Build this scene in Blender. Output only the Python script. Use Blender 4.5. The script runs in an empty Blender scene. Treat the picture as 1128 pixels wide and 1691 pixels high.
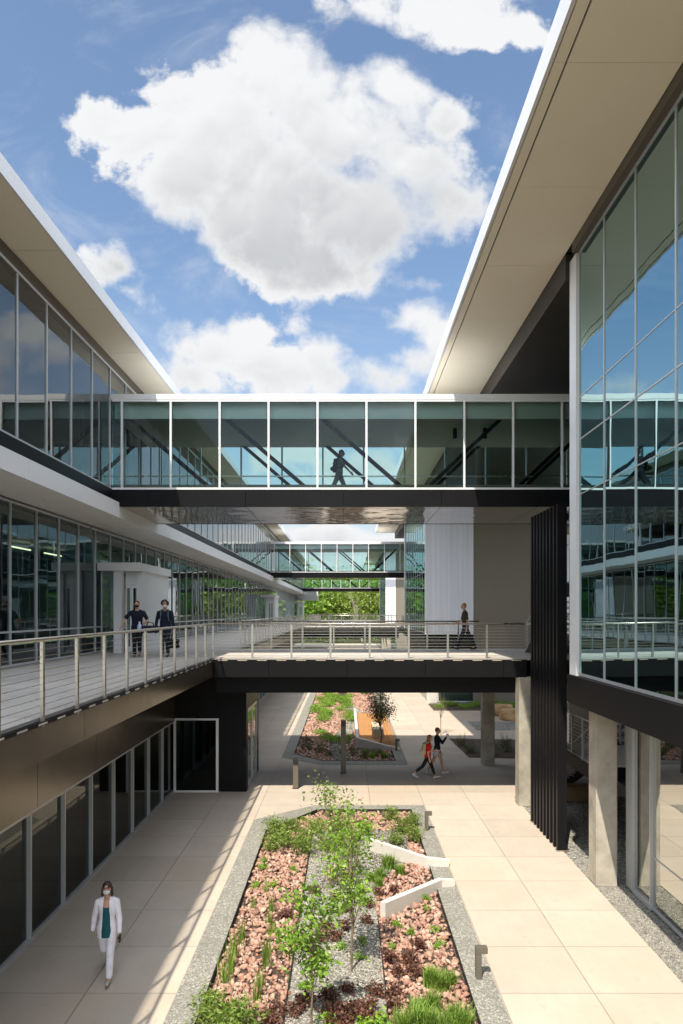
import bpy, bmesh, math, random
import numpy as np
from mathutils import Vector, Matrix
R = math.radians
random.seed(7); rng = np.random.default_rng(7)
S = bpy.context.scene
COL = S.collection

# ------------------------------------------------------------------ camera
cd = bpy.data.cameras.new("camera"); cam = bpy.data.objects.new("camera", cd); COL.objects.link(cam)
cam.location = (0, 0, 6.0); cam.rotation_euler = (R(90), 0, 0)
cd.sensor_width = 36; cd.lens = 1150/1691*36
cd.shift_x = -8/1691; cd.shift_y = 164.5/1691
cd.clip_end = 6000; cd.clip_start = 0.05
S.camera = cam
S.view_settings.view_transform = 'Standard'; S.view_settings.look = 'None'
S.view_settings.exposure = 1.02; S.view_settings.gamma = 1
S.cycles.max_bounces = 10; S.cycles.transparent_max_bounces = 24
S.cycles.glossy_bounces = 5; S.cycles.diffuse_bounces = 6
S.cycles.caustics_reflective = False; S.cycles.caustics_refractive = False

# sun travels (+.222, +.6, -1)
sd = Vector((.222, .6, -1)).normalized()
ld = bpy.data.lights.new("sun", 'SUN'); sun = bpy.data.objects.new("sun", ld); COL.objects.link(sun)
ld.energy = 3.3; ld.angle = R(.53); ld.color = (1.0, .90, .75)
sun.rotation_euler = sd.to_track_quat('-Z', 'Y').to_euler()
sun.location = (-10, -20, 60)

# ------------------------------------------------------------------ world: Nishita sky + clouds by direction
W = bpy.data.worlds.new("World"); S.world = W; W.use_nodes = True
nt = W.node_tree; nt.nodes.clear()
class NT:
    def __init__(s, nt): s.nt = nt
    def n(s, t, **k):
        nd = s.nt.nodes.new(t)
        for a, b in k.items(): setattr(nd, a, b)
        return nd
    def l(s, a, b): s.nt.links.new(a, b)
    def setin(s, sock, v):
        if isinstance(v, bpy.types.NodeSocket): s.l(v, sock)
        elif v is not None: sock.default_value = v
    def m(s, op, a, b=None, c=None, clamp=False):
        nd = s.n('ShaderNodeMath', operation=op, use_clamp=clamp)
        s.setin(nd.inputs[0], a); s.setin(nd.inputs[1], b); s.setin(nd.inputs[2], c)
        return nd.outputs[0]
    def vm(s, op, a, b=None):
        nd = s.n('ShaderNodeVectorMath', operation=op)
        s.setin(nd.inputs[0], a); s.setin(nd.inputs[1], b)
        return nd.outputs['Value'] if op in ('LENGTH', 'DISTANCE', 'DOT_PRODUCT') else nd.outputs[0]
    def noise(s, vec, scale, detail=4, rough=.5, dist=0.):
        nd = s.n('ShaderNodeTexNoise'); s.setin(nd.inputs['Vector'], vec)
        nd.inputs['Scale'].default_value = scale; nd.inputs['Detail'].default_value = detail
        nd.inputs['Roughness'].default_value = rough; nd.inputs['Distortion'].default_value = dist
        return nd
    def vor(s, vec, scale, feature='F1', rnd=1.):
        nd = s.n('ShaderNodeTexVoronoi', feature=feature); s.setin(nd.inputs['Vector'], vec)
        nd.inputs['Scale'].default_value = scale; nd.inputs['Randomness'].default_value = rnd
        return nd
    def mr(s, v, a, b, c=0., d=1., smooth=True):
        nd = s.n('ShaderNodeMapRange', interpolation_type='SMOOTHSTEP' if smooth else 'LINEAR')
        s.setin(nd.inputs[0], v)
        for i, x in enumerate((a, b, c, d)): s.setin(nd.inputs[i+1], x)
        return nd.outputs[0]
    def mix(s, f, a, b, bt='MIX'):
        nd = s.n('ShaderNodeMix', data_type='RGBA', blend_type=bt)
        s.setin(nd.inputs[0], f)
        for i, x in ((6, a), (7, b)):
            if isinstance(x, tuple) and len(x) == 3: x = (*x, 1)
            s.setin(nd.inputs[i], x)
        return nd.outputs[2]
    def xyz(s, v):
        nd = s.n('ShaderNodeSeparateXYZ'); s.l(v, nd.inputs[0]); return nd.outputs
    def comb(s, x, y, z=0.):
        nd = s.n('ShaderNodeCombineXYZ')
        for i, v in enumerate((x, y, z)): s.setin(nd.inputs[i], v)
        return nd.outputs[0]

w = NT(nt)
sky = w.n('ShaderNodeTexSky', sky_type='NISHITA'); sky.sun_disc = False
sky.sun_elevation = R(57.2); sky.sun_rotation = math.atan2(-.222, -.6)
sky.air_density = 1.0; sky.dust_density = 2.2; sky.ozone_density = 1.6
tc = w.n('ShaderNodeTexCoord'); D = tc.outputs['Generated']
dx, dy, dz = w.xyz(D)
yy = w.m('MAXIMUM', dy, .05)
u = w.m('DIVIDE', dx, yy); v = w.m('DIVIDE', dz, yy)
P = w.comb(u, v)
wn = w.noise(P, 3.2, 3, .5)
wv = w.vm('SUBTRACT', wn.outputs['Color'], (.5, .5, .5))
nsc = w.n('ShaderNodeVectorMath', operation='SCALE'); w.l(wv, nsc.inputs[0]); nsc.inputs[3].default_value = .10
P2 = w.vm('ADD', P, nsc.outputs[0])
def uv(px, py): return ((px-572)/1150, (1010-py)/1150)
blobs = [  # px, py, rx, ry : cumulus in front
 (430,150,110,105),(330,190,150,110),(225,205,95,75),(560,220,190,110),(660,270,150,110),(600,340,190,115),(450,320,170,110),(430,410,120,80),(465,465,70,38),
 (640,150,80,65),(720,330,90,90),(300,290,110,80),(370,360,90,80),(180,200,60,50),(420,80,60,50),(600,140,70,50),(730,200,60,60),(560,440,110,50),(770,345,50,40),(520,420,120,60),
 (425,550,72,44),(365,585,90,52),(480,612,130,50),(560,630,100,45),(325,625,60,45),(320,585,40,34),(430,620,180,60),(620,640,70,40),(400,720,110,40),(450,745,90,35),(600,775,110,34),(730,740,90,40),
 (705,525,60,42),(740,560,80,70),(700,600,60,50),(660,640,50,30),
 (180,450,66,50),(200,492,52,42),
 (1100,545,75,45),(1160,580,60,50),(1040,600,70,35),(1150,660,90,40),(30,655,130,32),(120,640,70,22),(740,15,140,60),(610,5,100,46),(840,40,100,48),(700,-60,260,60),
 (720,465,60,16),(600,900,260,40),(560,880,200,22),
]
best = None
for (a, b, rx, ry) in blobs:
    c = uv(a, b); 
    dvec = w.vm('SUBTRACT', P2, (c[0], c[1], 0))
    q = w.vm('MULTIPLY', dvec, (1150/rx, 1150/ry, 0))
    ln = w.m('SUBTRACT', 1.0, w.vm('LENGTH', q))
    ln = w.m('MULTIPLY', ln, (min(rx, ry)/90)**.6)
    if best is None: best = ln
    else:
        nd = w.n('ShaderNodeMath', operation='SMOOTH_MAX'); w.l(best, nd.inputs[0]); w.l(ln, nd.inputs[1]); nd.inputs[2].default_value = .22
        best = nd.outputs[0]
front = w.mr(dy, .15, .4)
best = w.m('SUBTRACT', w.m('MULTIPLY', w.m('ADD', best, 2.), front), 2.)
fine = w.noise(P2, 17, 7, .62); fine2 = w.noise(P, 5.5, 5, .6)
for q_ in (fine, fine2): q_.noise_dimensions = '2D'
def puffs(vec):
    nd = w.n('ShaderNodeTexNoise', noise_dimensions='2D', noise_type='RIDGED_MULTIFRACTAL'); w.l(vec, nd.inputs['Vector'])
    nd.inputs['Scale'].default_value = 6.5; nd.inputs['Detail'].default_value = 5; nd.inputs['Roughness'].default_value = .5; nd.inputs['Lacunarity'].default_value = 2.1
    nd.inputs['Offset'].default_value = 1.0; nd.inputs['Gain'].default_value = 1.4
    return w.m('MULTIPLY', nd.outputs[0], .42)
pf = puffs(P2); pf2 = puffs(w.vm('ADD', P2, (-.005, .012, 0)))
edge = w.m('ADD', w.m('MULTIPLY', w.m('SUBTRACT', fine.outputs[0], .5), 1.0), w.m('MULTIPLY', w.m('SUBTRACT', fine2.outputs[0], .5), 1.1))
edge = w.m('ADD', edge, w.m('MULTIPLY', w.m('SUBTRACT', .46, pf), .60))
fieldf = w.m('ADD', best, edge)
soft = w.mr(w.noise(P, 2.3, 3, .5).outputs[0], .38, .62, .22, .85)
maskf = w.mr(fieldf, -.02, soft)
dens = w.noise(w.vm('MULTIPLY', D, (1, 1, 1.9)), 1.9, 10, .58, .3)
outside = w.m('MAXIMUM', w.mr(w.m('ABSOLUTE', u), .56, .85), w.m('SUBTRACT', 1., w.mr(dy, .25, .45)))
fillmask = w.m('MULTIPLY', w.mr(dens.outputs[0], .40, .56), outside)  # unseen cloud cover, thickened to lift the ambient light
mask = w.m('MAXIMUM', maskf, fillmask)
mask = w.m('MULTIPLY', mask, w.mr(dz, -.02, .02))
wisp = w.m('MULTIPLY', w.mr(w.noise(w.vm('MULTIPLY', P, (1, 1.6, 1)), 4.0, 9, .65, .6).outputs[0], .48, .8), .4)
mask = w.m('MAXIMUM', mask, wisp)
thick = w.mr(fieldf, .15, .9)
relief = w.m('SUBTRACT', pf2, pf)
relief = w.mr(relief, -.2, .2, .9, .0, False)
slow = w.noise(P2, 4.5, 4, .55)
big = w.mr(v, .43, .47)
belly = w.m('MULTIPLY', thick, w.m('ADD', w.m('MULTIPLY', big, w.mr(w.m('ADD', v, w.m('MULTIPLY', w.m('SUBTRACT', slow.outputs[0], .5), .4)), .78, .50, .0, 1.)), w.m('MULTIPLY', w.m('SUBTRACT', 1., big), w.mr(v, .40, .30, .0, .6))))
shade = w.m('ADD', w.m('MULTIPLY', belly, .62), w.m('MULTIPLY', w.m('SUBTRACT', relief, .45), w.m('MULTIPLY', thick, .26)), clamp=True)
shade = w.m('ADD', shade, w.m('MULTIPLY', w.m('SUBTRACT', 1., w.m('MINIMUM', thick, 1.)), .0), clamp=True)
ccol = w.mix(shade, (3.8, 3.83, 3.88), (1.8, 1.87, 1.98))
ccol = w.mix(outside, ccol, w.mix(w.mr(slow.outputs[0], .4, .6), (11.6, 11.9, 12.4), (7.6, 8.0, 8.6)))  # unseen clouds made brighter than the visible ones, added as shadow fill
skyc0 = w.mix(1.0, sky.outputs[0], (.82, .86, .86), 'MULTIPLY')
skyc = w.mix(w.mr(dz, .04, .42, .75, 0.), skyc0, (3.0, 3.3, 3.55))
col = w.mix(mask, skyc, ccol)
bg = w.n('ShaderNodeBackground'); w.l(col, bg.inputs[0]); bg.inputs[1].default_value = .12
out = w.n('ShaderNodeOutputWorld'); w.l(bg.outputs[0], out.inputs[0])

# ------------------------------------------------------------------ materials
def mat(name, col, rough=.6, metal=0., spec=.5, noise=None, bump=None, coat=0.):
    """noise=(scale, amount) value mottling; bump=(scale, dist)"""
    m = bpy.data.materials.new(name); m.use_nodes = True; t = NT(m.node_tree)
    p = m.node_tree.nodes['Principled BSDF']
    p.inputs['Base Color'].default_value = (*col, 1); p.inputs['Roughness'].default_value = rough
    p.inputs['Metallic'].default_value = metal; p.inputs['Specular IOR Level'].default_value = spec
    if coat: p.inputs['Coat Weight'].default_value = coat
    g = t.n('ShaderNodeNewGeometry').outputs['Position']
    if noise:
        n1 = t.noise(g, noise[0], 6, .6); n2 = t.noise(g, noise[0]*.13, 3, .5)
        f = t.m('ADD', t.m('MULTIPLY', n1.outputs[0], .6), t.m('MULTIPLY', n2.outputs[0], .4))
        k = noise[1]
        c = t.mix(t.mr(f, .3, .7, 0, 1, False), tuple(x*(1-k) for x in col), tuple(min(1, x*(1+k)) for x in col))
        t.l(c, p.inputs['Base Color'])
        r = t.mr(n2.outputs[0], .3, .7, max(0, rough-.08), min(1, rough+.08), False); t.l(r, p.inputs['Roughness'])
    if bump:
        b = t.n('ShaderNodeBump'); b.inputs['Distance'].default_value = bump[1]
        t.l(t.noise(g, bump[0], 3, .5).outputs[0], b.inputs['Height']); t.l(b.outputs[0], p.inputs['Normal'])
    return m

M = {}
M['white'] = mat('white_metal', (.74, .75, .76), .38, noise=(.8, .04))
M['soffit'] = mat('soffit_panel', (.88, .82, .68), .55, noise=(.5, .03))
M['soffit_low'] = mat('soffit_white', (.80, .79, .75), .55, noise=(.6, .04))
M['black'] = mat('black_metal', (.011, .011, .0125), .42, spec=.1, noise=(1.2, .2))
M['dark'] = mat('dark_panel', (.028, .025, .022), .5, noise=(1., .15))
M['band'] = mat('brown_band', (.10, .085, .065), .5, noise=(1., .1))
M['mullion'] = mat('aluminium', (.52, .54, .55), .35, .3, noise=(3, .05))
M['dmullion'] = mat('grey_aluminium', (.26, .27, .28), .35, .4, noise=(3, .05))
M['wmullion'] = mat('white_aluminium', (.80, .82, .84), .35, .0, noise=(3, .03))
M['steel'] = mat('brushed_steel', (.50, .47, .42), .3, .85, noise=(9, .1))
M['conc'] = mat('cast_concrete', (.38, .355, .30), .8, noise=(1.7, .55), bump=(40, .004))
M['lconc'] = mat('pale_concrete', (.62, .60, .56), .7, noise=(4, .08), bump=(60, .003))
M['bollard'] = mat('bronze_paint', (.13, .115, .095), .45, noise=(5, .1))
M['taupe'] = mat('taupe_wall', (.185, .168, .138), .7, noise=(1.5, .06))
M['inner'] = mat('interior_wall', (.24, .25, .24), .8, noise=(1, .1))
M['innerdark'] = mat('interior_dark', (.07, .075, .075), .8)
M['carpet'] = mat('carpet', (.09, .095, .10), .9, noise=(20, .15))
M['ceil'] = mat('ceiling_paint', (.72, .74, .72), .8)
M['wood'] = mat('stone_bench', (.44, .30, .15), .75, noise=(6, .25), bump=(18, .02))
M['boulder'] = mat('orange_boulder', (.50, .32, .17), .85, noise=(4, .25), bump=(9, .05))
M['tan'] = mat('tan_stone', (.56, .46, .33), .8, noise=(9, .2), bump=(25, .01))
M['seam'] = mat('joint_shadow', (.03, .03, .03), .8)
M['rubber'] = mat('rubber', (.02, .02, .02), .7)

def streak_white():
    m = bpy.data.materials.new('channel_glass_white'); m.use_nodes = True; t = NT(m.node_tree)
    p = m.node_tree.nodes['Principled BSDF']
    g = t.n('ShaderNodeNewGeometry').outputs['Position']; x, y, z = t.xyz(g)
    n = t.noise(t.comb(t.m('MULTIPLY', x, 4.), 0., t.m('MULTIPLY', z, .08)), 1., 4, .6)
    fr = t.m('FRACT', t.m('DIVIDE', x, .262)); ln = t.mr(t.m('ABSOLUTE', t.m('SUBTRACT', fr, .5)), .44, .5)
    c = t.mix(t.mr(n.outputs[0], .35, .65), (.66, .70, .79), (.76, .80, .88))
    c = t.mix(t.m('MULTIPLY', ln, .25), c, (.48, .52, .60)); t.l(c, p.inputs['Base Color'])
    p.inputs['Roughness'].default_value = .3
    return m
M['channel'] = streak_white()

def bronze():
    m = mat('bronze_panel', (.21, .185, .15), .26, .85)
    t = NT(m.node_tree); p = m.node_tree.nodes['Principled BSDF']
    g = t.n('ShaderNodeNewGeometry').outputs['Position']
    b = t.n('ShaderNodeBump'); b.inputs['Distance'].default_value = .006
    t.l(t.noise(g, 1.4, 2, .5).outputs[0], b.inputs['Height']); t.l(b.outputs[0], p.inputs['Normal'])
    return m
M['bronze'] = bronze()
def mirror_soffit():
    m = mat('polished_soffit', (.34, .31, .27), .07, .95)
    t = NT(m.node_tree); p = m.node_tree.nodes['Principled BSDF']
    g = t.n('ShaderNodeNewGeometry').outputs['Position']
    b = t.n('ShaderNodeBump'); b.inputs['Distance'].default_value = .02
    t.l(t.noise(t.vm('MULTIPLY', g, (1, 1.0, 1)), 1.1, 2, .45).outputs[0], b.inputs['Height']); t.l(b.outputs[0], p.inputs['Normal'])
    return m
M['polish'] = mirror_soffit()

def glass(name, tint, ior=1.9, wav=.004, refl=(.86, .93, .95), scale=.7):
    m = bpy.data.materials.new(name); m.use_nodes = True; t = NT(m.node_tree); m.node_tree.nodes.clear()
    g = t.n('ShaderNodeNewGeometry').outputs['Position']; oi = t.n('ShaderNodeObjectInfo')
    off = t.m('MULTIPLY', oi.outputs['Random'], 40.)
    vec = t.vm('ADD', t.vm('MULTIPLY', g, (1, 1, .45)), t.comb(off, off, off))
    b = t.n('ShaderNodeBump'); b.inputs['Distance'].default_value = wav
    t.l(t.noise(vec, scale, 2, .4).outputs[0], b.inputs['Height'])
    fr = t.n('ShaderNodeFresnel'); fr.inputs[0].default_value = ior
    tr = t.n('ShaderNodeBsdfTransparent'); tr.inputs[0].default_value = (*tint, 1)
    gl = t.n('ShaderNodeBsdfGlossy'); gl.inputs['Color'].default_value = (*refl, 1); gl.inputs['Roughness'].default_value = 0.0
    wnz = t.n('ShaderNodeTexWhiteNoise', noise_dimensions='1D'); t.l(off, wnz.inputs['W'])
    tl_ = t.n('ShaderNodeVectorMath', operation='SCALE'); t.l(t.vm('SUBTRACT', wnz.outputs['Color'], (.5, .5, .5)), tl_.inputs[0]); tl_.inputs[3].default_value = .010
    t.l(t.vm('NORMALIZE', t.vm('ADD', b.outputs[0], tl_.outputs[0])), gl.inputs['Normal'])
    mx = t.n('ShaderNodeMixShader'); t.l(fr.outputs[0], mx.inputs[0]); t.l(tr.outputs[0], mx.inputs[1]); t.l(gl.outputs[0], mx.inputs[2])
    o = t.n('ShaderNodeOutputMaterial'); t.l(mx.outputs[0], o.inputs[0])
    return m
M['glass'] = glass('teal_glass', (.32, .50, .50))
M['glassU'] = glass('sky_glass', (.25, .38, .38), 2.1, .004, (.9, .94, .95))
M['glassR'] = glass('teal_glass_wavy', (.10, .20, .20), 1.45, .006, (.36, .52, .56))
M['glassB'] = glass('bridge_glass', (.72, .87, .86), 1.45, .002)
M['glassG'] = glass('dark_glass', (.14, .19, .19), 1.6, .003, (.62, .64, .62))

def paving(name, base, xs, y0, step, jl=.36):
    m = bpy.data.materials.new(name); m.use_nodes = True; t = NT(m.node_tree)
    p = m.node_tree.nodes['Principled BSDF']
    g = t.n('ShaderNodeNewGeometry').outputs['Position']; x, y, z = t.xyz(g)
    ry = t.m('DIVIDE', t.m('SUBTRACT', y, y0), step)
    fy = t.m('ABSOLUTE', t.m('SUBTRACT', t.m('FRACT', t.m('ADD', ry, .5)), .5))
    line = t.mr(t.m('MULTIPLY', fy, step), .006, .014, 1., 0.)
    idx = t.m('FLOOR', ry)
    cell = idx
    for i, X in enumerate(xs):
        line = t.m('MAXIMUM', line, t.mr(t.m('ABSOLUTE', t.m('SUBTRACT', x, X)), .006, .014, 1., 0.))
        cell = t.m('ADD', cell, t.m('MULTIPLY', t.m('GREATER_THAN', x, X), 17.37*(i+1)))
    wn = t.n('ShaderNodeTexWhiteNoise', noise_dimensions='1D'); t.l(cell, wn.inputs['W'])
    n1 = t.noise(g, 1.3, 7, .62); n2 = t.noise(g, 38, 4, .7); n3 = t.noise(t.vm('MULTIPLY', g, (5, .6, 1)), 1.5, 4, .6); n4 = t.noise(g, .35, 3, .5)
    f = t.m('ADD', t.m('ADD', t.m('MULTIPLY', n1.outputs[0], .45), t.m('MULTIPLY', n2.outputs[0], .2)), t.m('ADD', t.m('MULTIPLY', wn.outputs[0], .22), t.m('MULTIPLY', n3.outputs[0], .2)))
    lo = tuple(c*.82 for c in base); hi = tuple(min(1, c*1.16) for c in base)
    c = t.mix(t.mr(f, .3, .78, 0, 1, False), lo, hi)
    c = t.mix(t.mr(n4.outputs[0], .45, .65, 0, .5), c, (base[0]*1.0, base[1]*.93, base[2]*.84))
    sp = t.noise(g, 2.6, 2, .5); st = t.mr(sp.outputs[0], .62, .74, 0, .2)
    c = t.mix(st, c, tuple(q*.55 for q in base))
    c = t.mix(t.m('MULTIPLY', line, jl), c, (.10, .09, .08)); t.l(c, p.inputs['Base Color'])
    p.inputs['Roughness'].default_value = .72
    b = t.n('ShaderNodeBump'); b.inputs['Distance'].default_value = .006
    h = t.m('SUBTRACT', t.m('MULTIPLY', n2.outputs[0], .3), line); t.l(h, b.inputs['Height']); t.l(b.outputs[0], p.inputs['Normal'])
    return m
M['pave'] = paving('concrete_paving', (.49, .43, .365), [-4.1, -2.66, -.95, .75, 2.42, 3.9, 7.4, 9.5], 14.0, 1.524)
M['deck'] = paving('deck_pavers', (.52, .50, .475), [-7.2, -5.7, -2.4, -.6, 1.2, 3.0, 4.8], 21.7, 1.22, .3)

def speckle(name, c1, c2, c3, scale, bumpd=.01):
    m = bpy.data.materials.new(name); m.use_nodes = True; t = NT(m.node_tree)
    p = m.node_tree.nodes['Principled BSDF']
    g = t.n('ShaderNodeNewGeometry').outputs['Position']
    vo = t.vor(g, scale); n = t.noise(g, .9, 4, .5)
    r = t.n('ShaderNodeSeparateColor'); t.l(vo.outputs['Color'], r.inputs[0])
    c = t.mix(t.mr(r.outputs[0], .2, .8), c1, c2); c = t.mix(t.m('GREATER_THAN', r.outputs[1], .8), c, c3)
    c = t.mix(t.mr(n.outputs[0], .35, .7, 0, .35), c, c1); t.l(c, p.inputs['Base Color'])
    p.inputs['Roughness'].default_value = .85
    b = t.n('ShaderNodeBump'); b.inputs['Distance'].default_value = bumpd; b.inputs['Strength'].default_value = .8
    t.l(t.m('SUBTRACT', 1., vo.outputs['Distance']), b.inputs['Height']); t.l(b.outputs[0], p.inputs['Normal'])
    return m
M['kerb'] = speckle('exposed_aggregate', (.18, .18, .16), (.27, .265, .235), (.40, .39, .35), 42, .008)
M['gravel'] = speckle('grey_gravel', (.13, .13, .12), (.31, .30, .27), (.50, .48, .43), 26, .03)
M['soil'] = speckle('soil', (.045, .03, .022), (.09, .06, .045), (.16, .11, .08), 30, .03)
M['mulch'] = speckle('orange_fines', (.36, .17, .055), (.44, .22, .08), (.50, .28, .12), 60, .01)
M['grass'] = speckle('meadow', (.05, .08, .02), (.09, .12, .03), (.14, .13, .05), 3, .02)

def rocks_mat(name, cols):
    m = bpy.data.materials.new(name); m.use_nodes = True; t = NT(m.node_tree)
    p = m.node_tree.nodes['Principled BSDF']; p.inputs['Roughness'].default_value = .8
    gg = t.n('ShaderNodeNewGeometry'); r = gg.outputs['Random Per Island']
    cr = t.n('ShaderNodeValToRGB'); t.l(r, cr.inputs[0]); e = cr.color_ramp.elements
    e[0].position = 0; e[0].color = (*cols[0], 1); e[1].position = 1; e[1].color = (*cols[-1], 1)
    for i, c in enumerate(cols[1:-1]):
        q = e.new((i+1)/(len(cols)-1)); q.color = (*c, 1)
    n = t.noise(gg.outputs['Position'], 22, 4, .6)
    c = t.mix(t.mr(n.outputs[0], .3, .7), t.mix(1., cr.outputs[0], (.72, .70, .68), 'MULTIPLY'), cr.outputs[0])
    t.l(c, p.inputs['Base Color'])
    b = t.n('ShaderNodeBump'); b.inputs['Distance'].default_value = .01; t.l(n.outputs[0], b.inputs['Height']); t.l(b.outputs[0], p.inputs['Normal'])
    return m
M['pink'] = rocks_mat('pink_stone', [(.50, .29, .22), (.38, .20, .15), (.56, .38, .29), (.30, .16, .13), (.52, .31, .24), (.62, .48, .39), (.43, .23, .17)])
M['pebble'] = rocks_mat('grey_pebbles', [(.29, .28, .245), (.40, .385, .34), (.18, .18, .165), (.50, .48, .43), (.33, .315, .28)])

def leafmat(name, cols, tr=.35):
    m = bpy.data.materials.new(name); m.use_nodes = True; t = NT(m.node_tree); m.node_tree.nodes.remove(m.node_tree.nodes['Principled BSDF'])
    gg = t.n('ShaderNodeNewGeometry'); oi = t.n('ShaderNodeObjectInfo')
    cr = t.n('ShaderNodeValToRGB'); t.l(gg.outputs['Random Per Island'], cr.inputs[0]); e = cr.color_ramp.elements
    e[0].color = (*cols[0], 1); e[1].color = (*cols[-1], 1)
    for i, c in enumerate(cols[1:-1]): q = e.new((i+1)/(len(cols)-1)); q.color = (*c, 1)
    n = t.noise(gg.outputs['Position'], 2.5, 3, .5)
    hs = t.n('ShaderNodeHueSaturation'); t.l(cr.outputs[0], hs.inputs['Color'])
    t.l(t.mr(t.m('ADD', t.m('MULTIPLY', n.outputs[0], .7), t.m('MULTIPLY', oi.outputs['Random'], .3)), .2, .8, .75, 1.3, False), hs.inputs['Value'])
    d = t.n('ShaderNodeBsdfPrincipled'); d.inputs['Roughness'].default_value = .5; t.l(hs.outputs[0], d.inputs['Base Color'])
    tl = t.n('ShaderNodeBsdfTranslucent'); t.l(t.mix(1., hs.outputs[0], (1.15, 1.2, .7), 'MULTIPLY'), tl.inputs[0])
    mx = t.n('ShaderNodeMixShader'); mx.inputs[0].default_value = tr; t.l(d.outputs[0], mx.inputs[1]); t.l(tl.outputs[0], mx.inputs[2])
    t.l(mx.outputs[0], m.node_tree.nodes['Material Output'].inputs[0])
    return m
M['leaf_young'] = leafmat('young_leaf', [(.20, .36, .04), (.30, .48, .06), (.14, .27, .035), (.24, .42, .05)])
M['leaf_shrub'] = leafmat('shrub_leaf', [(.17, .28, .045), (.26, .38, .07), (.11, .19, .03), (.30, .36, .10)])
M['leaf_grass'] = leafmat('grass_blade', [(.17, .31, .04), (.28, .43, .07), (.11, .21, .03), (.34, .40, .12)])
M['leaf_maroon'] = leafmat('maroon_leaf', [(.14, .055, .04), (.085, .03, .03), (.20, .095, .06), (.12, .075, .04)], .2)
M['leaf_tree'] = leafmat('tree_leaf', [(.17, .26, .04), (.26, .36, .06), (.11, .18, .025), (.32, .38, .08)])
M['leaf_dark'] = leafmat('dark_leaf', [(.09, .13, .035), (.13, .17, .05), (.06, .09, .03), (.16, .16, .06)])
M['bark'] = mat('bark', (.20, .15, .10), .9, noise=(9, .3), bump=(25, .01))
M['greybark'] = mat('grey_bark', (.32, .28, .22), .9, noise=(6, .3))
def cloth(n, c, r=.9): return mat(n, c, r, noise=(12, .12), bump=(60, .002), spec=.25)
M['skin'] = mat('skin', (.52, .30, .21), .55); M['skin2'] = mat('skin_tan', (.36, .20, .13), .55)

# ------------------------------------------------------------------ mesh helpers
class MB:
    def __init__(s): s.v = []; s.f = []
    def box(s, x0, x1, y0, y1, z0, z1):
        i = len(s.v); x0, x1 = sorted((x0, x1)); y0, y1 = sorted((y0, y1)); z0, z1 = sorted((z0, z1))
        s.v += [(x0,y0,z0),(x1,y0,z0),(x1,y1,z0),(x0,y1,z0),(x0,y0,z1),(x1,y0,z1),(x1,y1,z1),(x0,y1,z1)]
        s.f += [(i,i+3,i+2,i+1),(i+4,i+5,i+6,i+7),(i,i+1,i+5,i+4),(i+1,i+2,i+6,i+5),(i+2,i+3,i+7,i+6),(i+3,i,i+4,i+7)]
        return s
    def quad(s, a, b, c, d):
        i = len(s.v); s.v += [tuple(a), tuple(b), tuple(c), tuple(d)]; s.f.append((i, i+1, i+2, i+3)); return s
    def prism(s, pts, z0, z1):      # pts xy CCW
        i = len(s.v); n = len(pts)
        s.v += [(x, y, z0) for x, y in pts] + [(x, y, z1) for x, y in pts]
        s.f.append(tuple(reversed(range(i, i+n)))); s.f.append(tuple(range(i+n, i+2*n)))
        for k in range(n): s.f.append((i+k, i+(k+1) % n, i+n+(k+1) % n, i+n+k))
        return s
    def tube(s, a, b, r0, r1=None, n=6, cap=True):
        a = Vector(a); b = Vector(b); r1 = r0 if r1 is None else r1
        d = (b-a).normalized(); up = Vector((0,0,1)) if abs(d.z) < .9 else Vector((1,0,0))
        p = d.cross(up).normalized(); q = d.cross(p)
        i = len(s.v)
        for c, r in ((a, r0), (b, r1)):
            for k in range(n):
                t = 2*math.pi*k/n + math.pi/n; s.v.append(tuple(c + p*math.cos(t)*r + q*math.sin(t)*r))
        for k in range(n): s.f.append((i+k, i+(k+1) % n, i+n+(k+1) % n, i+n+k))
        if cap: s.f.append(tuple(range(i+n-1, i-1, -1))); s.f.append(tuple(range(i+n, i+2*n)))
        return s
    def bar(s, a, b, w_, h_):       # rectangular bar in a vertical plane direction a->b
        a = Vector(a); b = Vector(b); d = (b-a).normalized()
        side = d.cross(Vector((0,0,1)));
        side = side.normalized() if side.length > .01 else Vector((1,0,0))
        up = side.cross(d).normalized(); i = len(s.v)
        for c in (a, b):
            for su, sv in ((-1,-1),(1,-1),(1,1),(-1,1)): s.v.append(tuple(c+side*su*w_/2+up*sv*h_/2))
        for k in range(4): s.f.append((i+k, i+(k+1) % 4, i+4+(k+1) % 4, i+4+k))
        s.f.append((i+3, i+2, i+1, i)); s.f.append((i+4, i+5, i+6, i+7)); return s
    def build(s, name, m, parent=None, loc=None, bevel=0, smooth=False):
        o0 = Vector(parent['_w']) if parent is not None and '_w' in parent else Vector((0,0,0))
        if loc is not None: o0 = Vector(loc)
        me = bpy.data.meshes.new(name)
        me.from_pydata([(x-o0.x, y-o0.y, z-o0.z) for x, y, z in s.v], [], s.f)
        bmm = bmesh.new(); bmm.from_mesh(me); bmesh.ops.recalc_face_normals(bmm, faces=bmm.faces)
        if bevel: bmesh.ops.bevel(bmm, geom=[e for e in bmm.edges if e.calc_face_angle(0) > .5], offset=bevel, segments=2, affect='EDGES')
        bmm.to_mesh(me); bmm.free()
        if smooth: me.polygons.foreach_set('use_smooth', [True]*len(me.polygons))
        me.materials.append(M[m] if isinstance(m, str) else m)
        o = bpy.data.objects.new(name, me); COL.objects.link(o)
        if parent is not None: o.parent = parent
        elif loc is not None: o.location = loc
        return o
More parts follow.
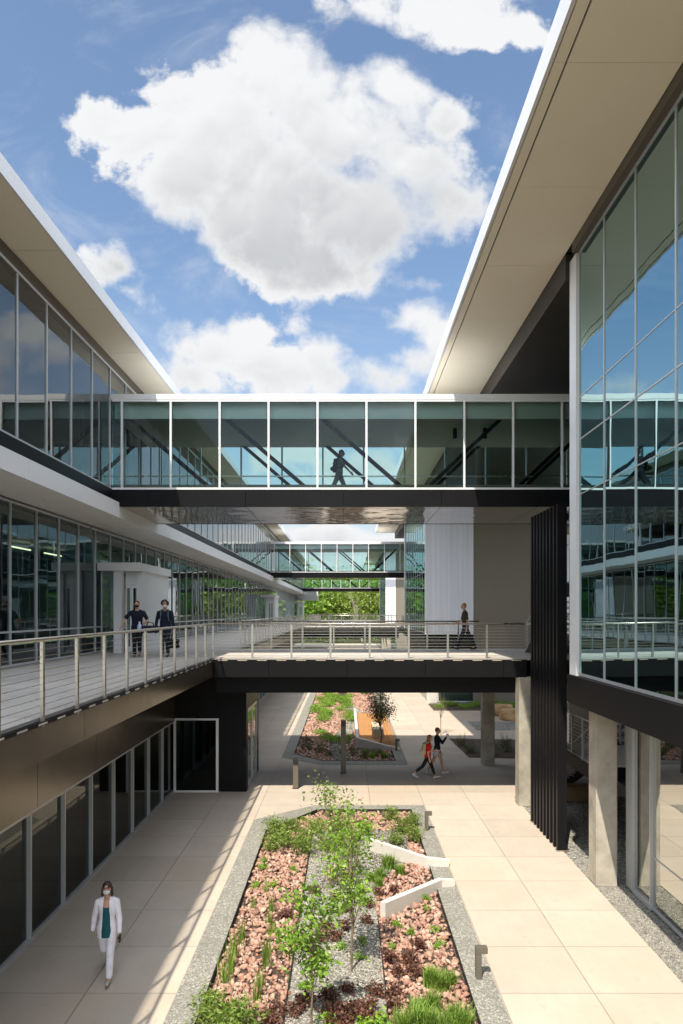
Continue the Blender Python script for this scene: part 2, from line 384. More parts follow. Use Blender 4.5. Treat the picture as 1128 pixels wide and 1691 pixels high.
def npmesh(name, V, F, m, smooth=False):
    me = bpy.data.meshes.new(name); V = np.asarray(V, np.float32); F = np.asarray(F, np.int32); k = F.shape[1]
    me.vertices.add(len(V)); me.vertices.foreach_set('co', V.ravel())
    me.loops.add(F.size); me.loops.foreach_set('vertex_index', F.ravel())
    me.polygons.add(len(F)); me.polygons.foreach_set('loop_start', np.arange(0, F.size, k, dtype=np.int32))
    me.polygons.foreach_set('loop_total', np.full(len(F), k, np.int32))
    if smooth: me.polygons.foreach_set('use_smooth', np.ones(len(F), bool))
    me.update(calc_edges=True); me.validate(); me.materials.append(M[m] if isinstance(m, str) else m)
    return me
def tag(o, label=None, cat=None, group=None, kind=None):
    for k, v_ in (('label', label), ('category', cat), ('group', group), ('kind', kind)):
        if v_: o[k] = v_
    return o
def thing(name, loc, label, cat, group=None, rz=0):
    o = bpy.data.objects.new(name, None); COL.objects.link(o); o.location = loc; o.rotation_euler = (0, 0, rz)
    o.empty_display_size = .3; o['_w'] = tuple(loc); return tag(o, label, cat, group)
def link(name, me, parent=None, loc=(0,0,0), rz=0, sc=1):
    o = bpy.data.objects.new(name, me); COL.objects.link(o); o.parent = parent; o.location = loc
    o.rotation_euler = (0, 0, rz); o.scale = (sc,)*3 if not isinstance(sc, tuple) else sc; return o
def copy_tree(o, parent=None):
    c = o.copy(); COL.objects.link(c); c.parent = parent
    for ch in list(o.children): copy_tree(ch, c)
    return c
def G(px, py, z=0.):
    d = (6-z)*1150/(py-1010); return Vector(((px-572)/1150*d, d, z))

PER = 45.72; MOD = 1.524
YB = 21.7; YBR = 26.05           # upper bridge front and rear
DZ = 4.55                        # deck level

# ------------------------------------------------------------------ ground
def struct(o): o['kind'] = 'structure'; return o
struct(MB().quad((-900,-300,-.3),(900,-300,-.3),(900,2500,-.3),(-900,2500,-.3)).build('ground', 'grass'))
pv = MB()
def pv_rect(x0, x1, y0, y1, z=0.0): pv.box(x0, x1, y0, y1, -.15, z)
# pavement laid around the planters
PL = [(-8., 21.56, True, False), (27.25, 64.0, False, True), (71.5, 108.0, False, False)]
pv_rect(-30, -2.66, -10, 130); pv_rect(2.4, 5.43, -10, 130)
pv_rect(5.43, 30, 22.6, 43.0); pv_rect(5.43, 30, 62, 88)
pv_rect(-2.66, 2.4, -10, -8); pv_rect(-2.66, 2.4, 21.56, 27.25); pv_rect(-2.66, 2.4, 64, 71.5); pv_rect(-2.66, 2.4, 108, 130)
pv.prism([(-2.66, 20.08), (-.99, 21.56), (-2.66, 21.56)], -.15, 0)
pv.prism([(-2.66, 27.25), (-1.02, 27.25), (-2.66, 28.6)], -.15, 0)
struct(pv.build('pavement', 'pave'))
gb = MB().box(5.43, 30, -10, 22.6, -.15, -.02).box(5.43, 12, 43.0, 62, -.15, -.02).box(5.43,30,88,130,-.15,-.02)
struct(gb.build('gravel_bed', 'gravel'))
# kerbs (exposed aggregate bands) and beds
def ring(mb, outer, inner, z0, z1):
    n = len(outer)
    for k in range(n):
        a, b, c, d = outer[k], outer[(k+1) % n], inner[(k+1) % n], inner[k]
        i = len(mb.v)
        mb.v += [(*a, z1), (*b, z1), (*c, z1), (*d, z1), (*c, z0), (*d, z0)]
        mb.f += [(i, i+1, i+2, i+3), (i+3, i+2, i+4, i+5)]
outers = [[(-2.66,-8),(2.4,-8),(2.4,21.56),(-.99,21.56),(-2.66,20.08)],
          [(-1.02,27.25),(2.4,27.25),(2.4,64),(-2.66,64),(-2.66,28.6)],
          [(-1.02,71.5),(2.4,71.5),(2.4,108),(-2.66,108),(-2.66,73)]]
inners = [[(-2.2,-7.5),(1.93,-7.5),(1.97,21.08),(-.88,21.08),(-2.2,19.05)],
          [(-.95,28.0),(1.98,28.0),(1.98,63.5),(-2.2,63.5),(-2.2,29.3)],
          [(-.95,72.2),(1.98,72.2),(1.98,107.5),(-2.2,107.5),(-2.2,73.6)]]
kb = MB()
for a, b in zip(outers, inners): ring(kb, a, b, -.12, .006)
struct(kb.build('kerb', 'kerb'))
eg = MB()   # thin steel edging inside the kerb and along the gravel creek
for poly in inners[:2]:
    for k in range(len(poly)):
        a, b = poly[k], poly[(k+1) % len(poly)]; eg.bar((a[0], a[1], -.03), (b[0], b[1], -.03), .012, .10)
for X in (-.93, .62):
    eg.bar((X, 6.5, -.03), (X, 13.6 if X > 0 else 19.3, -.03), .01, .1)
struct(eg.build('bed_edging', 'rubber'))
bd = MB()
for poly in inners: bd.prism(poly, -.2, -.09)
struct(bd.build('planting_bed', 'soil'))
mu = MB().prism([(.55,31.4),(1.64,30.5),(2.3,30.45),(2.3,41),(.56,41)], -.1, .012)
struct(mu.build('mulch_bed', 'mulch'))
cg = MB().box(-.93, .62, 6, 19.3, -.1, -.06)
struct(cg.build('gravel_creek', 'gravel'))
# soil bed and planting strip to the right of the path behind the bridge
struct(MB().prism([(5.05,28.6),(9.5,28.2),(9.5,32.5),(4.85,32.9)], -.05, .008).prism([(5.3,42.2),(14,42.2),(14,45.3),(5.3,45.3)], -.05, .008).build('soil_bed', 'soil'))
struct(MB().box(6.6, 11, 35.2, 38.0, -.05, .006).build('gravel_square', 'gravel'))

# ------------------------------------------------------------------ stones (stuff)
def ico(sub):
    b = bmesh.new(); bmesh.ops.create_icosphere(b, subdivisions=sub, radius=1)
    V = np.array([v.co[:] for v in b.verts]); F = np.array([[v.index for v in f.verts] for f in b.faces]); b.free(); return V, F
def scatter_rocks(name, pts, sizes, m, sub=1, flat=.65, z=-.08, lump=.22, smooth=True):
    V0, F0 = ico(sub); n = len(pts); nv = len(V0)
    tmpl = []
    for k in range(14):
        V = V0.copy()
        for _ in range(5):
            dd = rng.normal(size=3); dd /= np.linalg.norm(dd); c = rng.uniform(.35, .8)
            pr = V@dd; V -= np.where(pr > c, pr-c, 0)[:, None]*dd
        V *= 1+rng.uniform(-lump, lump, (nv, 1))*.5
        tmpl.append(V)
    tmpl = np.array(tmpl)
    T = tmpl[rng.integers(0, 14, n)]
    sc = np.stack([rng.uniform(.8, 1.35, n), rng.uniform(.7, 1.1, n), rng.uniform(.42, .85, n)*flat/.65], 1)
    T = T*sc[:, None, :]
    q = rng.normal(size=(n, 4)); q[:, 1:3] *= .35; q /= np.linalg.norm(q, axis=1)[:, None]
    a, b, c, d = q.T
    Rm = np.stack([np.stack([a*a+b*b-c*c-d*d, 2*(b*c-a*d), 2*(b*d+a*c)], 1), np.stack([2*(b*c+a*d), a*a-b*b+c*c-d*d, 2*(c*d-a*b)], 1), np.stack([2*(b*d-a*c), 2*(c*d+a*b), a*a-b*b-c*c+d*d], 1)], 1)
    T = np.einsum('nij,nvj->nvi', Rm, T)*np.asarray(sizes)[:, None, None]
    P_ = np.zeros((n, 1, 3)); P_[:, 0, 0] = pts[:, 0]; P_[:, 0, 1] = pts[:, 1]; P_[:, 0, 2] = z+rng.uniform(.3, 1.0, n)*sizes*.5
    V = (T+P_).reshape(-1, 3); F = (F0[None]+(np.arange(n)*nv)[:, None, None]).reshape(-1, 3)
    o = link(name, npmesh(name, V, F, m, smooth)); o['kind'] = 'stuff'; return o
def inside(poly, X, Y):
    r = np.zeros(len(X), bool); n = len(poly)
    for k in range(n):
        (x0, y0), (x1, y1) = poly[k], poly[(k+1) % n]
        c = ((y0 > Y) != (y1 > Y)) & (X < (x1-x0)*(Y-y0)/((y1-y0) if y1 != y0 else 1e-9)+x0); r ^= c
    return r
def pts_in(poly, dens, ymin, ymax, excl=None):
    n = int(dens*4.2*(ymax-ymin)); X = rng.uniform(-2.2, 2.0, n); Y = rng.uniform(ymin, ymax, n)
    k = inside(poly, X, Y)
    if excl is not None: k &= ~excl(X, Y)
    return np.stack([X[k], Y[k]], 1)
def creek(X, Y): return (X > -.93-.12*np.clip((Y-15), 0, 9)*0) & (X < .62+np.clip(Y-15.2, 0, 2.)*.5) & (Y < 19.3)
p = pts_in([(-2.15,6),(1.9,6),(1.93,21.02),(-.86,21.02),(-2.15,19.1)], 240, 7.5, 21.1, creek)
tag(scatter_rocks('pink_stones', p, rng.uniform(.024, .064, len(p))*rng.choice([1,1,1,1.5],len(p)), 'pink', 1), 'pink and terracotta crushed stones filling the near planter', 'stones')
p = pts_in([(-2.2,6),(1.93,6),(1.97,21.05),(-.88,21.05),(-2.2,19.05)], 720, 8.5, 19.4, lambda X, Y: ~creek(X, Y))
tag(scatter_rocks('pebbles', p, rng.uniform(.014, .03, len(p)), 'pebble', 0 if False else 1, z=-.07), 'pale grey pebbles of the dry creek down the near planter', 'pebbles')
def ex2(X, Y): return (X > .5) & (Y > 30.2) & (Y < 41.2)
def creek2(X, Y): return (np.abs(X-.1-.5*np.sin(Y*.35)) < .38)
p = pts_in([(-.93,28.05),(1.93,28.05),(1.93,63),(-2.15,63),(-2.15,29.35)], 75, 28, 52, lambda X, Y: ex2(X, Y) | creek2(X, Y))
tag(scatter_rocks('pink_stones', p, rng.uniform(.05, .11, len(p)), 'pink', 1), 'pink crushed stones filling the planter beyond the footbridge', 'stones')
p = pts_in([(-.93,28.05),(1.93,28.05),(1.93,63),(-2.15,63),(-2.15,29.35)], 260, 28, 45, lambda X, Y: ex2(X, Y) | ~creek2(X, Y))
tag(scatter_rocks('pebbles', p, rng.uniform(.03, .06, len(p)), 'pebble', 1), 'grey pebbles of the dry creek beyond the footbridge', 'pebbles')
n = 9000; gx = rng.uniform(5.46, 6.1, n); gy = rng.uniform(9.5, 16.9, n)
tag(scatter_rocks('gravel_chips', np.stack([gx, gy], 1), rng.uniform(.010, .022, n), 'pebble', 1, z=-.022), 'loose grey chips between the right path and the ground floor glass', 'gravel')

# ------------------------------------------------------------------ window bays
_bay = {}
def bay_mesh(H, transoms, fm, gm, wdt=MOD, depth=.13, fw=.055, sgn=1, head=True):
    """bay in local coords : spans y 0..wdt, z 0..H, outside toward sgn*x"""
    key = (round(H, 3), tuple(transoms), fm, gm, round(wdt, 3), depth, fw, sgn)
    if key in _bay: return _bay[key]
    f = MB(); a, b = -.03*sgn, depth*sgn*.6
    f.box(a, b, -fw/2, fw/2, 0, H)
    f.box(a, b*.9, fw/2, wdt-fw/2, 0, .06); f.box(a, b*.9, fw/2, wdt-fw/2, H-.06, H)
    for z, t_ in transoms: f.box(a, b*.55, fw/2, wdt-fw/2, z-t_/2, z+t_/2)
    # dark gasket edges
    fo = f.build('tmp', fm); me = fo.data; bpy.data.objects.remove(fo)
    p_ = MB().quad((0, fw/2, .05), (0, wdt-fw/2, .05), (0, wdt-fw/2, H-.05), (0, fw/2, H-.05))
    po = p_.build('tmp', gm); pm = po.data; bpy.data.objects.remove(po)
    me.name = 'window'; pm.name = 'pane'
    _bay[key] = (me, pm); return _bay[key]
def facade(parent, X, ys, z0, z1, transoms, fm, gm, sgn, limit=50, fw=.055, depth=.13, wdt=MOD):
    """ys list of bay starts. nearest `limit` are parts, others one stuff part"""
    w0 = Vector(parent['_w']); me, pm = bay_mesh(z1-z0, transoms, fm, gm, wdt, depth, fw, sgn)
    ys = sorted(ys, key=lambda y: abs(y-14))
    for y in ys[:limit]:
        o = link('window', me, parent, (X-w0.x, y-w0.y, z0-w0.z)); link('pane', pm, o)
    rest = ys[limit:]
    if rest:
        f = MB(); g_ = MB(); a, b = X-.03*sgn, X+depth*sgn*.6
        for y in rest:
            f.box(a, b, y-fw/2, y+fw/2, z0, z1)
            g_.quad((X, y+fw/2, z0+.05), (X, y+wdt-fw/2, z0+.05), (X, y+wdt-fw/2, z1-.05), (X, y+fw/2, z1-.05))
        y0, y1 = min(rest), max(rest)+wdt
        f.box(a, X+depth*sgn*.5, y0, y1, z0, z0+.06); f.box(a, X+depth*sgn*.5, y0, y1, z1-.06, z1)
        for z, t_ in transoms: f.box(a, X+depth*sgn*.3, y0, y1, z0+z-t_/2, z0+z+t_/2)
        o = f.build('window', fm, parent); o['kind'] = 'stuff'
        q = g_.build('pane', gm); q.parent = o; q.location = -Vector(parent['_w'])
        q['kind'] = 'stuff'
def rng_y(phase, y0, y1, step=MOD):
    k = math.ceil((y0-phase)/step-1e-6); r = []
    while phase+k*step < y1-step*.5: r.append(phase+k*step); k += 1
    return r
def panels_y(mb, x0, x1, y0, y1, z0, z1, step=3.048, gap=.014, phase=0.):
    k = math.floor((y0-phase)/step)
    while phase+k*step < y1:
        a = max(y0, phase+k*step); b = min(y1, phase+(k+1)*step)
        if b-a > .05: mb.box(x0, x1, a+gap/2, b-gap/2, z0, z1)
        k += 1
def panels_x(mb, x0, x1, y0, y1, z0, z1, step=MOD, gap=.012, phase=0.):
    k = math.floor((x0-phase)/step)
    while phase+k*step < x1:
        a = max(x0, phase+k*step); b = min(x1, phase+(k+1)*step)
        if b-a > .05: mb.box(a+gap/2, b-gap/2, y0, y1, z0, z1)
        k += 1

# ------------------------------------------------------------------ LEFT BUILDING
LB = thing('campus_building', (-8.7, 60, 0), 'long white and glass building on the left with a first floor terrace', 'building')
Y0L, Y1L = 1., 123.
# roof : fascia, soffit
fb = MB(); panels_y(fb, -6.34, -6.28, Y0L, Y1L, 13.98, 14.34, 6.096, .01, 15.5)
fb.box(-20, -6.34, Y0L, Y1L, 14.05, 14.33)
rf = fb.build('roof', 'white', LB)
sb = MB(); panels_y(sb, -7.52, -6.34, Y0L, Y1L, 13.99, 14.03, 3.048, .02, 15.4); sb.build('soffit', 'soffit', LB)
MB().box(-7.56, -7.40, Y0L, Y1L, 13.60, 14.04).build('header_band', 'band', LB)
facade(LB, -7.34, rng_y(15.5, Y0L, Y1L), 9.81, 13.60, [], 'mullion', 'glassU', 1, 50, .04, .05)
MB().box(-7.45, -7.28, Y0L, Y1L, 9.42, 9.81).build('spandrel', 'black', LB)
sp = MB().box(-16, -7.46, Y0L, Y1L, 9.3, 9.7); sp.build('floor_slab', 'carpet', LB)
MB().box(-15, -7.6, Y0L, Y1L, 13.62, 13.7).build('ceiling', 'ceil', LB)
iw = MB().box(-14.2, -14, Y0L, Y1L, 9.7, 13.62)
for y in np.arange(Y0L+3, Y1L, 9.144): iw.box(-14, -11, y, y+.15, 9.7, 13.62)
iw.build('interior_wall', 'inner', LB)
ic = MB()
for y in np.arange(15.5, Y1L, 6.096): ic.tube((-8.3, y, 9.7), (-8.3, y, 13.62), .16, n=12)
ic.build('interior_column', 'innerdark', LB)
# lower canopy
cb = MB(); panels_y(cb, -7.13, -7.07, Y0L, 120, 8.93, 9.40, 6.096, .008, 15.5); cb.box(-9.2, -7.13, Y0L, 120, 9.0, 9.39)
cb.box(-9.2, -4.93, 120, 123, 7.95, 9.42); cb.build('canopy', 'white', LB)
cs = MB(); panels_y(cs, -8.74, -7.13, Y0L, 120, 8.94, 8.98, 3.048, .012, 15.5); cs.build('soffit', 'soffit_low', LB)
dl = MB()
for y in np.arange(12.2, 118, 6.096): dl.tube((-7.9, y, 8.93), (-7.9, y, 8.945), .06, n=12)
dl.build('downlight', 'white', LB)
def not_in_vest(y): return not any(24.0+PER*k-.3 < y < 27.9+PER*k for k in range(3))
lys = rng_y(24.08, 5, 122)
facade(LB, -8.7, lys, DZ+.02, 8.88, [(.90, .05)], 'mullion', 'glass', 1, 50, .05, .07)
MB().box(-15.1, -15, 5, 122, DZ, 8.9).box(-15, -11, 5, 5.2, DZ, 8.9).build('interior_wall', 'inner', LB)
MB().box(-15, -8.9, 5, 122, 8.7, 8.76).build('ceiling', 'ceil', LB)
lampm = bpy.data.materials.new('lamp_glow'); lampm.use_nodes = True
pp = lampm.node_tree.nodes['Principled BSDF']; pp.inputs['Emission Color'].default_value = (1, .78, .5, 1); pp.inputs['Emission Strength'].default_value = 1.6
for i, y in enumerate((15.6, 17.9, 20.6, 23.2, 26.0, 29.)):
    MB().box(-12.6, -12.54, y, y+1.7, 8.42, 8.47).build('ceiling_light', lampm, LB)
ib = MB()
for y in np.arange(14., 120, 6.096): ib.box(-10.2, -9.9, y, y+.3, DZ, 8.7)
ib.build('interior_column', 'inner', LB)
# terrace slab, fascia
tb = MB().box(-8.85, -4.20, Y0L, Y1L, DZ-.06, DZ)
tb.build('terrace_deck', 'deck', LB)
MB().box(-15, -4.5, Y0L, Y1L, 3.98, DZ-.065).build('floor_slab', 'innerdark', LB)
tf = MB(); panels_y(tf, -4.25, -4.14, Y0L, Y1L, 3.97, DZ-.10, 3.048, .012, 14.05); tf.build('fascia', 'bronze', LB)
MB().box(-5.78, -4.25, Y0L, Y1L, 3.96, 3.975).build('soffit', 'dark', LB)
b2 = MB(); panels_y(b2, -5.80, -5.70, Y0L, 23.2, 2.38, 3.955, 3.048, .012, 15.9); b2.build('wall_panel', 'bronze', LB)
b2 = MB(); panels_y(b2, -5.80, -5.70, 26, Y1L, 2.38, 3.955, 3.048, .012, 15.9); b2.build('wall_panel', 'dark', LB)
# edge trim with pale blocks painting the sunlit gaps
eb = MB().box(-4.22, -4.12, Y0L, 21.68, DZ-.10, DZ-.045)
for k in range(2): eb.box(-4.22, -4.12, 27.3+PER*k, 67.4+PER*k, DZ-.10, DZ-.045)
eb.build('edge_trim', 'black', LB)
es = MB()
for y in np.arange(2.0, 21.4, .61): es.box(-4.21, -4.117, y, y+.28, DZ-.088, DZ-.062)
es.build('painted_sun_slot', 'lconc', LB)['kind'] = 'stuff'
# ground floor
gys = rng_y(12.63, 5, 23.2); facade(LB, -5.79, gys, .02, 2.38, [], 'mullion', 'glassG', 1, 40, wdt=MOD, fw=.05)
facade(LB, -5.79, rng_y(26.3, 26.2, 60), .02, 2.38, [], 'mullion', 'glassG', 1, 20)
MB().box(-5.82, -5.72, 5, 23.1, 0, .03).build('sill', 'mullion', LB)
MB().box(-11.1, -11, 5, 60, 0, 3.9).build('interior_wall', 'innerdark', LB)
MB().box(-11, -5.85, 5, 60, 2.5, 2.56).build('ceiling', 'ceil', LB)
# black entrance block under the bridge
be = MB()
be.box(-3.98, -3.33, 23.2, 23.4, 0, 3.95).box(-5.78, -3.98, 23.2, 23.4, 2.47, 3.95)
be.box(-4.25, -3.98, 23.2, 23.4, 0, 2.47)
be.box(-3.53, -3.33, 23.4, 23.6, 0, 3.95).box(-3.53, -3.33, 26.0, 26.3, 0, 3.95).box(-5.7, -3.33, 26.3, 26.45, 0, 3.95)
be.box(-3.53, -3.33, 23.6, 26.0, 2.75, 3.95)
be.build('entrance_wall', 'black', LB)
sf = MB().box(-5.74, -5.66, 23.12, 23.2, .0, 2.45).box(-4.33, -4.25, 23.12, 23.2, 0, 2.45).box(-5.66, -4.33, 23.12, 23.2, 0, .06).box(-5.66, -4.33, 23.12, 23.2, 2.39, 2.45)
fo = sf.build('window', 'wmullion', LB); q = MB().quad((-5.66, 23.16, .06), (-4.33, 23.16, .06), (-4.33, 23.16, 2.39), (-5.66, 23.16, 2.39)).build('pane', 'glassG'); q.parent = fo; q.location = -Vector(LB['_w'])
for (a, b) in ((23.62, 24.8), (24.82, 26.0)):
    f = MB().box(-3.40, -3.34, a, a+.09, .02, 2.7).box(-3.40, -3.34, b-.09, b, .02, 2.7).box(-3.40, -3.34, a+.09, b-.09, .02, .2).box(-3.40, -3.34, a+.09, b-.09, 2.58, 2.7)
    f = f.build('entrance_door', 'mullion', LB)
    q = MB().quad((-3.37, a+.09, .2), (-3.37, b-.09, .2), (-3.37, b-.09, 2.58), (-3.37, a+.09, 2.58)).build('pane', 'glass'); q.parent = f; q.location = -Vector(LB['_w'])
    q = MB().tube((-3.28, b-.16, .9), (-3.28, b-.16, 1.5), .014, n=8).build('handle', 'steel'); q.parent = f; q.location = -Vector(LB['_w'])
# white terrace entrances
for k in range(3):
    o_ = PER*k; a, b = 24.1+o_, 28.4+o_
    MB().box(-8.62, -7.15, a, b, 7.42, 7.70).build('entrance_canopy', 'white', LB)
    MB().box(-7.42, -7.24, a+.55, b-.05, DZ, 7.42).box(-8.14, -7.86, a+.25, a+.5, DZ, 7.42).build('entrance_wall', 'white', LB)
    MB().box(-7.86, -7.42, a+.7, a+.78, 6.95, 7.42).build('door_head', 'wmullion', LB)
    f = MB()
    for x in (-8.6, -8.16): f.box(x, x+.04, a+.3, a+.38, DZ, 7.4)
    sl = f.build('window', 'mullion', LB); q = MB().quad((-8.56, a+.34, DZ), (-8.16, a+.34, DZ), (-8.16, a+.34, 7.4), (-8.56, a+.34, 7.4)).build('pane', 'glass'); q.parent = sl; q.location = -Vector(LB['_w'])
    for (xa, xb) in ((-7.86, -7.65), (-7.64, -7.43)):
        f = MB().box(xa, xa+.05, a+.7, a+.76, DZ+.02, 6.94).box(xb-.05, xb, a+.7, a+.76, DZ+.02, 6.94).box(xa+.05, xb-.05, a+.7, a+.76, DZ+.02, DZ+.2).box(xa+.05, xb-.05, a+.7, a+.76, 6.84, 6.94).build('entrance_door', 'wmullion', LB)
        q = MB().quad((xa+.05, a+.73, DZ+.2), (xb-.05, a+.73, DZ+.2), (xb-.05, a+.73, 6.84), (xa+.05, a+.73, 6.84)).build('pane', 'glass'); q.parent = f; q.location = -Vector(LB['_w'])

# ------------------------------------------------------------------ RIGHT BUILDING
RB = thing('campus_building', (7, 30, 0), 'tall glass building on the right on concrete columns under a wide roof overhang', 'building')
def roof_right(parent, y0, y1):
    f = MB(); panels_y(f, 3.02, 3.08, y0, y1, 14.19, 14.62, 6.096, .008, 0); f.box(3.08, 22, y0, y1, 14.3, 14.6)
    f.build('roof', 'white', parent)
    s_ = MB(); panels_y(s_, 3.10, 3.27, y0, y1, 14.2, 14.24, 3.048, .010, 10.4); panels_y(s_, 3.30, 5.02, y0, y1, 14.2, 14.24, 3.048, .010, 10.4)
    s_.build('soffit', 'soffit', parent); MB().box(3.08, 5.2, y0, y1, 14.25, 14.28).build('soffit_backing', 'seam', parent)
def volume_right(parent, y0, y1, ground=True, wall_at=None, lim=22, gm='glassR'):
    k = int(round((y1-y0)/MOD))
    facade(parent, 5.18, [y1-(i+1)*MOD for i in range(k)], DZ+.03, 14.0, [(8.57-DZ, .022), (9.79-DZ, .03), (10.72-DZ, .022)], 'mullion', gm, -1, lim, .036, .03)
    MB().box(5.03, 5.2, y0, y1+.02, 14.0, 14.2).build('header_band', 'band', parent)
    MB().box(5.12, 5.24, y1+.03, y1+.47, DZ+.02, 14.0).build('corner_panel', 'wmullion', parent)
    MB().box(5.06, 5.25, y0, y1+.45, 3.93, DZ+.02).build('spandrel', 'black', parent)
    MB().box(5.30, 16, y0, y1, 3.95, 4.4).build('floor_slab', 'dark', parent)
    MB().box(5.4, 16, y0, y1, 9.3, 9.7).build('floor_slab', 'innerdark', parent)
    MB().box(12.0, 12.2, y0, y1, 4.4, 14).build('interior_wall', 'innerdark', parent)
    MB().box(5.3, 16, y1+.25, y1+.45, 3.95, 13.6).build('end_wall', 'dark', parent)
roof_right(RB, -6, 72.5)
volume_right(RB, 15.5-13*MOD, 15.5)
volume_right(RB, 45.5+.0, 61.2, gm='glassR')
# dark bulkhead ceiling over the breezeway
MB().box(5.03, 20, 15.98, 45.4, 13.6, 14.19).build('breezeway_ceiling', 'dark', RB)
MB().box(5.03, 20, 61.7, 72.4, 13.6, 14.19).build('breezeway_ceiling', 'dark', RB)
# end walls of the second wing (faces the camera)
def endwall(parent, y, xw, xt):
    MB().box(5.20, xw, y-.18, y, DZ-.05, 14.18).build('channel_glass_wall', 'channel', parent)
    MB().box(xw, xt, y-.10, y, 0, 14.18).build('wall', 'taupe', parent)
    MB().box(5.12, 5.2, y-.22, y, DZ-.02, 14.18).build('corner_panel', 'wmullion', parent)
    MB().box(5.1, xw, y-.2, y, 3.95, DZ-.06).build('spandrel', 'black', parent)
endwall(RB, 45.5, 8.27, 13.6)
MB().box(13.6, 16.5, 45.32, 45.5, 4.5, 14.1).build('channel_glass_wall', 'channel', RB)
f = MB()
for x in np.arange(6.0, 15, 2.6): f.box(x, x+.07, 45.9, 46, .02, 3.0)
f.box(5.9, 16, 45.9, 46, .02, .1).box(5.9, 16, 45.9, 46, 2.9, 3.0)
fo = f.build('window', 'wmullion', RB); q = MB().quad((6, 45.96, .1), (16, 45.96, .1), (16, 45.96, 2.9), (6, 45.96, 2.9)).build('pane', 'glass'); q.parent = fo; q.location = -Vector(RB['_w'])
MB().box(5.3, 6.0, 45.85, 46.1, 0, 3.0).build('wall', 'lconc', RB)
MB().box(5.35, 16, 46, 61, 3.0, 3.9).build('wall', 'dark', RB)
# ground-floor glazing right
gb2 = rng_y(13.98-MOD*8, 0, 13.9)
facade(RB, 6.15, gb2, .03, 3.93, [(1.05, .02)], 'mullion', 'glassG', -1, 12, .05, .04)
f = MB().box(6.10, 6.2, 14.88, 15.20, .03, 3.93).box(6.1, 6.2, 13.98, 14.86, 0, .09).box(6.1, 6.2, 14.0, 14.86, 3.85, 3.93).box(6.09, 6.19, 13.955, 13.995, .03, 3.93)
fo = f.build('window', 'mullion', RB); q = MB().quad((6.16, 13.98, .09), (6.16, 14.86, .09), (6.16, 14.86, 3.85), (6.16, 13.98, 3.85)).build('pane', 'glassG'); q.parent = fo; q.location = -Vector(RB['_w'])
MB().box(6.2, 16, 15.1, 15.25, 0, 3.93).build('end_wall', 'dark', RB)
MB().box(10, 10.2, 0, 15.1, 0, 3.9).build('interior_wall', 'inner', RB)
# columns
for (y, x, zt) in ((15.2, 5.46, 3.93), (21.45, 5.32, 3.96), (27.1, 5.32, 4.4), (9.1, 5.46, 3.93)) + tuple((yy_, 5.4, 3.93) for yy_ in (46.5, 53, 60)):
    MB().box(x, x+.46, y, y+.5, -.02, zt).build('column', 'conc', RB, bevel=.02)
# third wing
RC = thing('campus_building', (7, 100, 0), 'farthest glass wing on the right, past the second glass bridge', 'building')
roof_right(RC, 88, 122); volume_right(RC, 91.2, 107, lim=10); endwall(RC, 91.2, 6.45, 13)
MB().box(5.03, 20, 107.5, 121.9, 13.6, 14.19).build('breezeway_ceiling', 'dark', RC)
for y in (92, 99, 106): MB().box(5.4, 5.86, y, y+.5, 0, 3.93).build('column', 'conc', RC)

